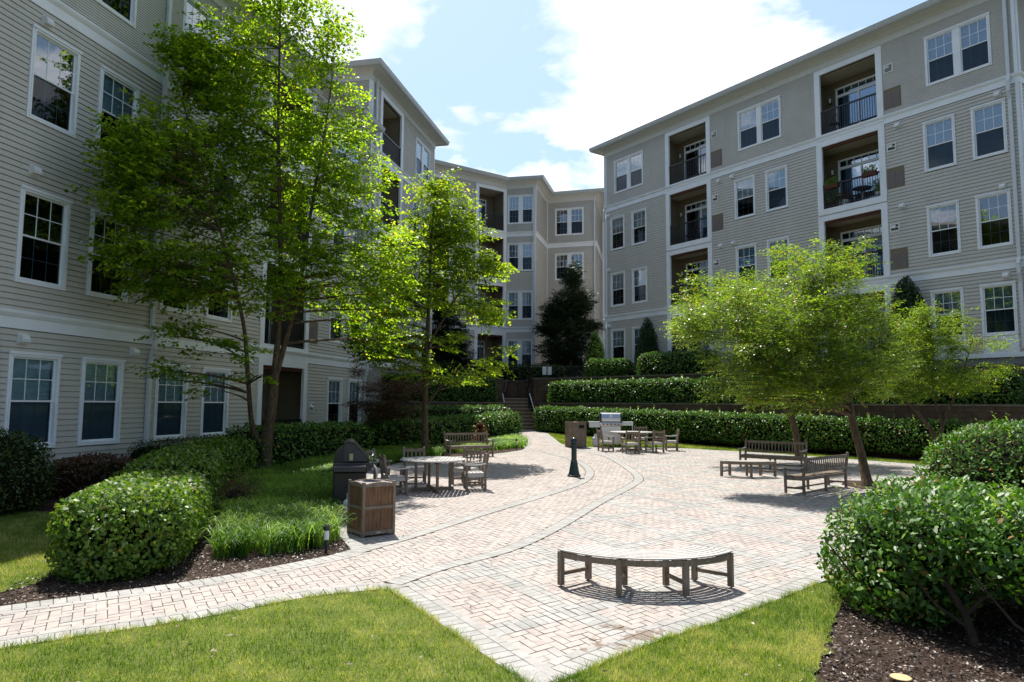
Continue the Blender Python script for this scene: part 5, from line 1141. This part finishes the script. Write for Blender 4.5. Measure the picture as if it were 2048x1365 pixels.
shrub('hedge', 'long clipped hedge, the lower of the two right of the steps', 'hedge', [V1], 36000, .085, M['laurel'], .6, 'hex', .12, tips=30, bump=.10)
V1 = sweep_shell([tuple(w0+ld*.35+nl*.68), tuple(w0+ld*21.0+nl*.68)], 1.0, 2.17, lambda s: 3.34, e=.4, round_=.4)
shrub('hedge', 'long clipped hedge on the terrace, the upper of the two right of the steps', 'hedge', [V1], 36000, .085, M['laurel'], .6, 'hex', .12, tips=30, bump=.10)
V1 = sweep_shell([(-6.3, 32.6), (-3.2, 35.7), (-.95, 37.75)], 1.1, 2.17, 3.55, e=.42, round_=.4)
shrub('hedge', 'glossy clipped hedge on the wall left of the steps', 'hedge', [V1], 12000, .09, M['laurel'], .6, 'hex', .1)
V1 = sweep_shell([(4.0, 38.6), (6.55, 38.0)], 1.0, 3.5, 4.62, e=.6, round_=.4); shrub('shrub', 'bright low shrub mass on the top terrace left of the cone shrub', 'shrub', [V1], 5500, .10, M['laurel'], .6, group=None)
V1 = sweep_shell([(6.5, 35.6), (8.3, 34.0), (9.6, 32.6)], 1.2, 3.5, 4.75, e=.55, round_=.5); shrub('shrub', 'dark clipped shrub on the top terrace below the farther balconies', 'shrub', [V1], 5500, .10, M['laurel'], .6)
V1 = sweep_shell([(-7, 36.8), (-4.0, 39.2), (-1.5, 41.2), (1.5, 42.0), (3.2, 42.2)], 1.6, 3.5, 4.5, e=.6, round_=.5); shrub('hedge', 'dark shaded hedge below the middle building', 'hedge', [V1], 9000, .11, M['yew'], .5)
tp = lambda u: (.78*(1-u)**.55*(1 if u > .08 else .75))
V1 = blob_shell((7.25, 37.3, 5.15), (.85, .85, 1.68), 18, taper=lambda u: (1-u)**.55*(1 if u > .1 else .8)); shrub('cone_shrub', 'dark cone evergreen before the ground floor windows at the far end of the right building', 'shrub', [V1], 9000, .08, M['cone'], .5, group=None)
V1 = blob_shell((14.9, 26.2, 5.35), (.92, .92, 1.75), 18, taper=lambda u: (1-u)**.5*(1 if u > .1 else .8)); shrub('cone_shrub', 'large dark cone shaped evergreen in front of the nearer balconies of the right building', 'shrub', [V1], 11000, .08, M['cone'], .5)
V1 = blob_shell((5.15, 43.0, 4.9), (.9, .9, 1.75), 16, taper=lambda u: (1-u)**.5*.95); shrub('shrub', 'sunlit pointed shrub at the gap between the middle and right buildings', 'shrub', [V1], 5000, .11, M['laurel'], .6)
# nearest hedge and the round one behind it
body_ = [sweep_shell([(3.80, 7.5), (5.5, 6.95), (7.9, 6.55)], 2.4, .50, lambda s: 1.27+.03*math.sin(s*3), e=.36, round_=.38), blob_shell((3.92, 7.3, .60), (.62, .85, .60), 16, e=.7), blob_shell((4.7, 6.2, .9), (.9, .55, .34), 16, e=.7)]
stems = []
for x, y, dx in ((4.35, 5.75, .1), (4.7, 5.95, -.1), (4.05, 6.3, -.2), (5.1, 6.2, .2), (5.6, 6.0, .1), (3.7, 6.9, -.1)):
    stems.append(([(x, y, .06), (x+dx*.3, y+.03, .35), (x+dx, y+.1, .65), (x+dx*1.6, y+.2, 1.0)], .045, .012)); stems.append(([(x+dx*.3, y+.03, .33), (x+dx+.25, y-.1, .55), (x+dx+.5, y, .85)], .024, .008)); stems.append(([(x, y, .2), (x-.3, y+.05, .42), (x-.55, y+.2, .8)], .018, .006))
shrub('hedge', 'dense glossy hedge filling the right foreground, its stems bare near the mulch', 'hedge', body_, 46000, .066, M['laurel'], .48, 'hex', .16, coref=.26, up=.2, tips=16, bump=.12, stems=stems)
V1 = blob_shell((8.0, 10.7, .93), (1.75, 1.35, 1.0), 22, e=.75); shrub('hedge', 'domed glossy shrub behind the nearest hedge at the right edge', 'shrub', [V1], 20000, .062, M['laurel'], .5, 'hex', .12, tips=14)
# shaded shrubs along the left building
V1 = blob_shell((-9.25, 12.4, .75), (1.0, 1.3, .9), 16, e=.7); shrub('shrub', 'dark rounded shrub at the left edge below the first window', 'shrub', [V1], 9000, .06, M['yew'], .5)
V1 = sweep_shell([(-9.0, 13.9), (-8.5, 15.6)], 1.3, .2, 1.0, e=.7); shrub('shrub', 'low brownish shrub between the first two ground floor windows', 'shrub', [V1], 6000, .06, M['redmaple'], .5)
V1 = sweep_shell([(-8.35, 15.9), (-7.9, 18.0), (-7.45, 20.3)], 1.3, .2, 1.25, e=.7); shrub('shrub', 'row of feathery dark yew below the paired windows left of the porch', 'shrub', [V1], 12000, .06, M['yew'], .35, 'dia')
V1 = sweep_shell([(-6.95, 22.5), (-6.4, 25.5), (-6.0, 27.5)], 1.3, .4, 1.35, e=.7); shrub('shrub', 'green yew row below the small windows right of the porch', 'shrub', [V1], 9000, .07, M['yew'], .35, 'dia')
V1 = blob_shell((-5.0, 28.3, 1.35), (.95, .9, .85), 14); shrub('shrub', 'bright green feathery shrub in the corner below the left wall', 'shrub', [V1], 6000, .08, M['maple'], .3, 'dia', .25)
V1 = blob_shell((-1.2, 27.2, 1.0), (.45, .4, .5), 12, taper=lambda u: (1-u)**.7); shrub('shrub', 'small orange tinged shrub behind the far slatted bench', 'shrub', [V1], 2200, .07, M['redmaple'], .4, 'dia', .2, coref=.2)
V1 = blob_shell((-4.75, 9.0+3.3, .5), (.45, .5, .4), 12); shrub('shrub', 'low dark maple sprig in the bed right of the hedge block', 'shrub', [V1], 1800, .06, M['redmaple'], .3, 'dia', .25, coref=.25)
# ------------------------------------------------------------------ trees
def clampL(P): 
    P = P.copy(); lim = -12.35+.217*P[:, 1]+.45; P[:, 0] = np.where(P[:, 0] < lim, lim+np.abs(rng.normal(size=len(P)))*.25, P[:, 0]); return P
b0 = gp(530, 952); b0 = b0+np.array([0, 0, .0])
tree('katsura_tree', 'tallest three stemmed tree with heart leaved layered crown, left of the paving', 'tree',
 [([b0, at(533, 880, 18.0), at(545, 800, 17.9), at(548, 750, 17.9)], .16, .125), ([at(547, 765, 17.9), at(556, 680, 17.8), at(562, 560, 17.6), at(560, 420, 17.4), at(556, 250, 18.0), at(560, 60, 18.2), at(562, -120, 18.3)], .09, .016),
  ([at(549, 760, 17.9), at(575, 670, 17.9), at(602, 560, 17.9), at(622, 420, 17.8), at(648, 280, 18.2), at(665, 150, 18.4)], .085, .016), ([at(528, 905, 18.0), at(503, 855, 17.8), at(497, 770, 17.4), at(490, 660, 17), at(468, 560, 16.4), at(435, 440, 16.6), at(395, 320, 16.6), at(365, 200, 16.9)], .075, .018)],
 [(560, -20, 18.3, 115, 110), (640, 90, 18.5, 70, 95), (470, 100, 18.1, 100, 90), (395, 150, 17.4, 110, 70), (350, 110, 17.2, 75, 50), (600, 240, 18.4, 150, 120), (450, 260, 17.8, 150, 110), (300, 290, 16.0, 125, 75, 12000), (235, 320, 15.1, 90, 55, 6500), (260, 400, 15.3, 120, 60, 9500), (330, 120, 16.6, 60, 55, 4000), (400, 400, 17.0, 140, 80), (560, 400, 18.2, 140, 110), (700, 360, 18, 85, 110), (740, 500, 18.5, 80, 70), (640, 520, 17.5, 130, 80), (460, 520, 16.8, 130, 65), (300, 510, 15.4, 150, 30), (390, 570, 16.2, 120, 40), (540, 600, 17, 110, 45, 3000), (720, 600, 18.5, 105, 60), (790, 560, 18.8, 40, 60, 1800), (760, 670, 18.8, 60, 45, 2500), (380, 670, 16, 75, 32, 1500), (470, 690, 15.8, 60, 30, 1200), (340, 745, 15.8, 65, 22, 700), (420, 770, 16.2, 40, 22, 500), (510, 745, 16.5, 40, 18, 400), (250, 440, 15.0, 110, 25, 1500), (310, 560, 15.8, 130, 42, 5000), (225, 500, 14.9, 85, 28, 2200), (210, 265, 14.9, 60, 25, 700), (195, 500, 14.7, 60, 12, 350)],
 'katsura', .078, 3050, 30, asp=.95, Ls=.60, ls=.30, clamp=clampL, nmain=7, seed=1, axis=(-6.2, 17.4))
b0 = gp(850, 918)
tree('young_tree', 'slender yellow green tree rising behind the nearer round table', 'tree', [([b0, at(850, 820, 23.3), at(853, 700, 23.3), at(858, 600, 23.2), at(862, 480, 23.2), at(872, 370, 23.1)], .125, .02), ([at(853, 700, 23.3), at(880, 650, 23), at(915, 590, 22.7), at(940, 560, 22.6)], .05, .015), ([at(851, 815, 23.3), at(880, 775, 23), at(925, 735, 22.6), at(960, 715, 22.4)], .03, .01)],
 [(885, 430, 23.2, 70, 60), (870, 375, 23.2, 45, 30, 1500), (925, 470, 23.0, 55, 40), (840, 500, 23.3, 80, 60), (930, 540, 23, 75, 45), (985, 530, 22.8, 28, 18, 600), (860, 590, 23.2, 90, 45), (960, 620, 22.8, 60, 32), (790, 600, 23.5, 60, 60), (800, 690, 23.2, 75, 45), (740, 680, 23.2, 50, 50), (960, 735, 22.4, 55, 22, 900), (910, 760, 22.6, 50, 14, 500), (830, 740, 23, 50, 25, 900), (1010, 700, 22.6, 25, 12, 250), (890, 680, 22.8, 50, 22, 600)],
 'young', .085, 1250, 27, asp=.9, Ls=.62, ls=.32, nmain=6, seed=2)
b0 = np.array(at(1599, 906, 23.3)); b0[2] = float(gz(23.3))
tree('maple_tree', 'broad feathery maple rising behind the shaded bench that faces the viewer', 'tree', [([b0, at(1590, 855, 23.3), at(1572, 800, 23.2), at(1560, 780, 23.2)], .115, .085), ([at(1568, 795, 23.2), at(1530, 750, 23), at(1480, 690, 22.8), at(1440, 620, 22.6)], .06, .015), ([at(1562, 785, 23.2), at(1550, 720, 23.2), at(1545, 640, 23.2), at(1555, 560, 23.2)], .07, .015), ([at(1575, 800, 23.2), at(1600, 740, 23.4), at(1630, 680, 23.6)], .05, .012)],
 [(1440, 600, 22.8, 80, 52), (1395, 650, 22.7, 48, 42), (1500, 620, 22.0, 70, 55), (1540, 590, 23.2, 85, 60), (1570, 520, 23.3, 40, 32, 1000), (1560, 700, 22.8, 90, 70), (1520, 780, 22.6, 60, 28), (1375, 605, 22.8, 25, 18, 350), (1385, 560, 22.9, 20, 14, 200), (1560, 800, 22.7, 60, 16, 900), (1610, 640, 23.6, 60, 60)],
 'maple', .085, 1700, 24, asp=.42, Ls=.60, ls=.28, shape='dia', nmain=7, droop=.03, flat=.10, seed=3)
b0 = gp(1736, 974)
tree('maple_tree', 'leaning maple whose trunk stands right beside the bench seen from behind', 'tree', [([b0, at(1722, 905, 17.0), at(1706, 850, 17), at(1698, 805, 16.9)], .105, .075), ([at(1700, 815, 16.95), at(1670, 760, 16.8), at(1620, 700, 16.6), at(1590, 620, 16.5)], .05, .012), ([at(1698, 808, 16.9), at(1700, 740, 16.9), at(1690, 640, 16.9), at(1700, 540, 16.9)], .06, .012), ([at(1700, 800, 16.9), at(1740, 750, 17.1), at(1765, 700, 17.2)], .04, .012), ([at(1699, 812, 16.95), at(1610, 765, 16.6), at(1520, 715, 16.4), at(1470, 650, 16.4)], .045, .012)],
 [(1490, 640, 16.3, 95, 68), (1405, 655, 16.6, 55, 42), (1510, 735, 15.8, 62, 38), (1450, 775, 15.6, 40, 22, 800), (1510, 795, 15.4, 30, 16, 450), (1655, 808, 15.6, 30, 14, 400), (1600, 812, 15.6, 26, 14, 350), (1440, 725, 16.4, 36, 24, 700), (1555, 770, 15.4, 40, 24, 800), (1660, 500, 16.2, 26, 24, 500), (1475, 585, 16.6, 26, 20, 450), (1385, 620, 16.9, 28, 30, 700), (1540, 700, 15.2, 70, 45), (1640, 560, 15.8, 65, 55), (1590, 520, 16.7, 24, 30, 600), (1705, 530, 17, 40, 35), (1690, 620, 16.2, 90, 65), (1620, 650, 15.2, 75, 65), (1660, 730, 15.3, 105, 50), (1740, 640, 17.1, 50, 50), (1745, 720, 16.0, 70, 50), (1600, 760, 15.0, 65, 30), (1700, 780, 15.4, 95, 24, 1700), (1620, 795, 16.5, 60, 14, 700), (1720, 485, 17, 16, 18, 200), (1780, 740, 17.3, 40, 30)],
 'maple', .072, 2900, 25, asp=.42, Ls=.50, ls=.23, shape='dia', nmain=7, droop=.03, flat=.10, seed=4)
b0 = np.array(at(1884, 884, 20.5)); b0[2] = float(gz(20.5))+.15
tree('maple_tree', 'open sparse maple with a forked leaning stem between the domed shrub and the wall', 'tree', [([b0, at(1868, 868, 20.5), at(1835, 825, 20.4), at(1805, 790, 20.3), at(1790, 740, 20.3)], .075, .02), ([at(1880, 880, 20.5), at(1886, 845, 20.5), at(1905, 805, 20.5), at(1925, 750, 20.5), at(1945, 680, 20.5)], .06, .012), ([at(1885, 850, 20.5), at(1868, 800, 20.6), at(1862, 720, 20.6), at(1860, 640, 20.6)], .04, .01)],
 [(1850, 660, 20.5, 50, 42), (1820, 720, 20.4, 60, 45), (1900, 690, 20.5, 40, 40, 1300), (1925, 640, 20.6, 16, 24, 300), (1880, 760, 20.4, 75, 32), (1970, 685, 20.8, 40, 14, 350), (1990, 735, 20.8, 40, 14, 300), (1945, 760, 20.6, 50, 25, 900), (1850, 625, 20.6, 28, 18, 350), (1800, 780, 20.3, 55, 25)],
 'maple', .062, 1250, 30, asp=.42, Ls=.46, ls=.24, shape='dia', nmain=6, droop=.05, seed=5)
b0 = at(1136, 757, 44.6); b0[2] = 3.5
tree('conifer', 'very dark ragged evergreen standing before the middle building', 'tree', [([b0, at(1137, 650, 44.6), at(1142, 532, 44.6)], .16, .02)],
 [(1143, 555, 44.6, 12, 28, 600), (1145, 600, 44.6, 34, 24), (1130, 625, 44.6, 42, 22), (1112, 625, 44.5, 24, 18), (1160, 610, 44.6, 22, 14), (1135, 660, 44.5, 52, 26), (1100, 660, 44.4, 22, 14), (1180, 650, 44.6, 16, 8, 250), (1132, 700, 44.5, 50, 26), (1130, 735, 44.5, 46, 20)],
 'darkc', .14, 2600, 30, asp=.35, Ls=.75, ls=.35, shape='dia', nmain=5, droop=-.05, flat=.35, seed=6)
b0 = at(893, 745, 40.3); b0[2] = 3.5
tree('holly_tree', 'blackish evergreen behind the slender tree, against the middle building', 'tree', [([b0, at(895, 680, 40.3), at(890, 600, 40.3)], .12, .02)], [(888, 630, 40.3, 26, 28), (900, 670, 40.3, 38, 32), (880, 700, 40.3, 45, 30), (915, 715, 40.2, 30, 24)], 'darkc', .13, 1100, 30, asp=.4, Ls=.6, ls=.3, shape='dia', nmain=5, seed=7)
b0 = at(815, 745, 38.8); b0[2] = 3.5
tree('holly_tree', 'blackish evergreen at the foot of the taller left wing', 'tree', [([b0, at(817, 690, 38.8), at(820, 640, 38.8)], .12, .02)], [(822, 660, 38.8, 26, 26), (812, 700, 38.8, 32, 34)], 'darkc', .13, 900, 30, asp=.4, Ls=.6, ls=.3, shape='dia', nmain=5, seed=8)
b0 = gp(772, 905); b0 = at(772, 888, 24.6); b0[2] = float(gz(24.6))
tree('japanese_maple', 'small dark red maple spreading between the hedges left of the slender tree', 'tree', [([b0, at(770, 860, 24.6), at(775, 810, 24.6), at(778, 760, 24.6)], .06, .012), ([at(771, 865, 24.6), at(735, 830, 24.4), at(715, 800, 24.4)], .03, .01)],
 [(765, 780, 24.6, 50, 22), (720, 742, 24.5, 14, 16, 200), (810, 775, 24.7, 40, 14), (740, 815, 24.5, 45, 22), (790, 820, 24.5, 50, 28), (730, 862, 24.3, 42, 18), (770, 860, 24.4, 55, 26), (700, 855, 24.2, 18, 10, 200)], 'redmaple', .075, 700, 26, asp=.4, Ls=.5, ls=.26, shape='dia', nmain=6, droop=.0, flat=.12, seed=9)
print('faces', sum(len(o.data.polygons) for o in bpy.data.objects if o.type == 'MESH'))
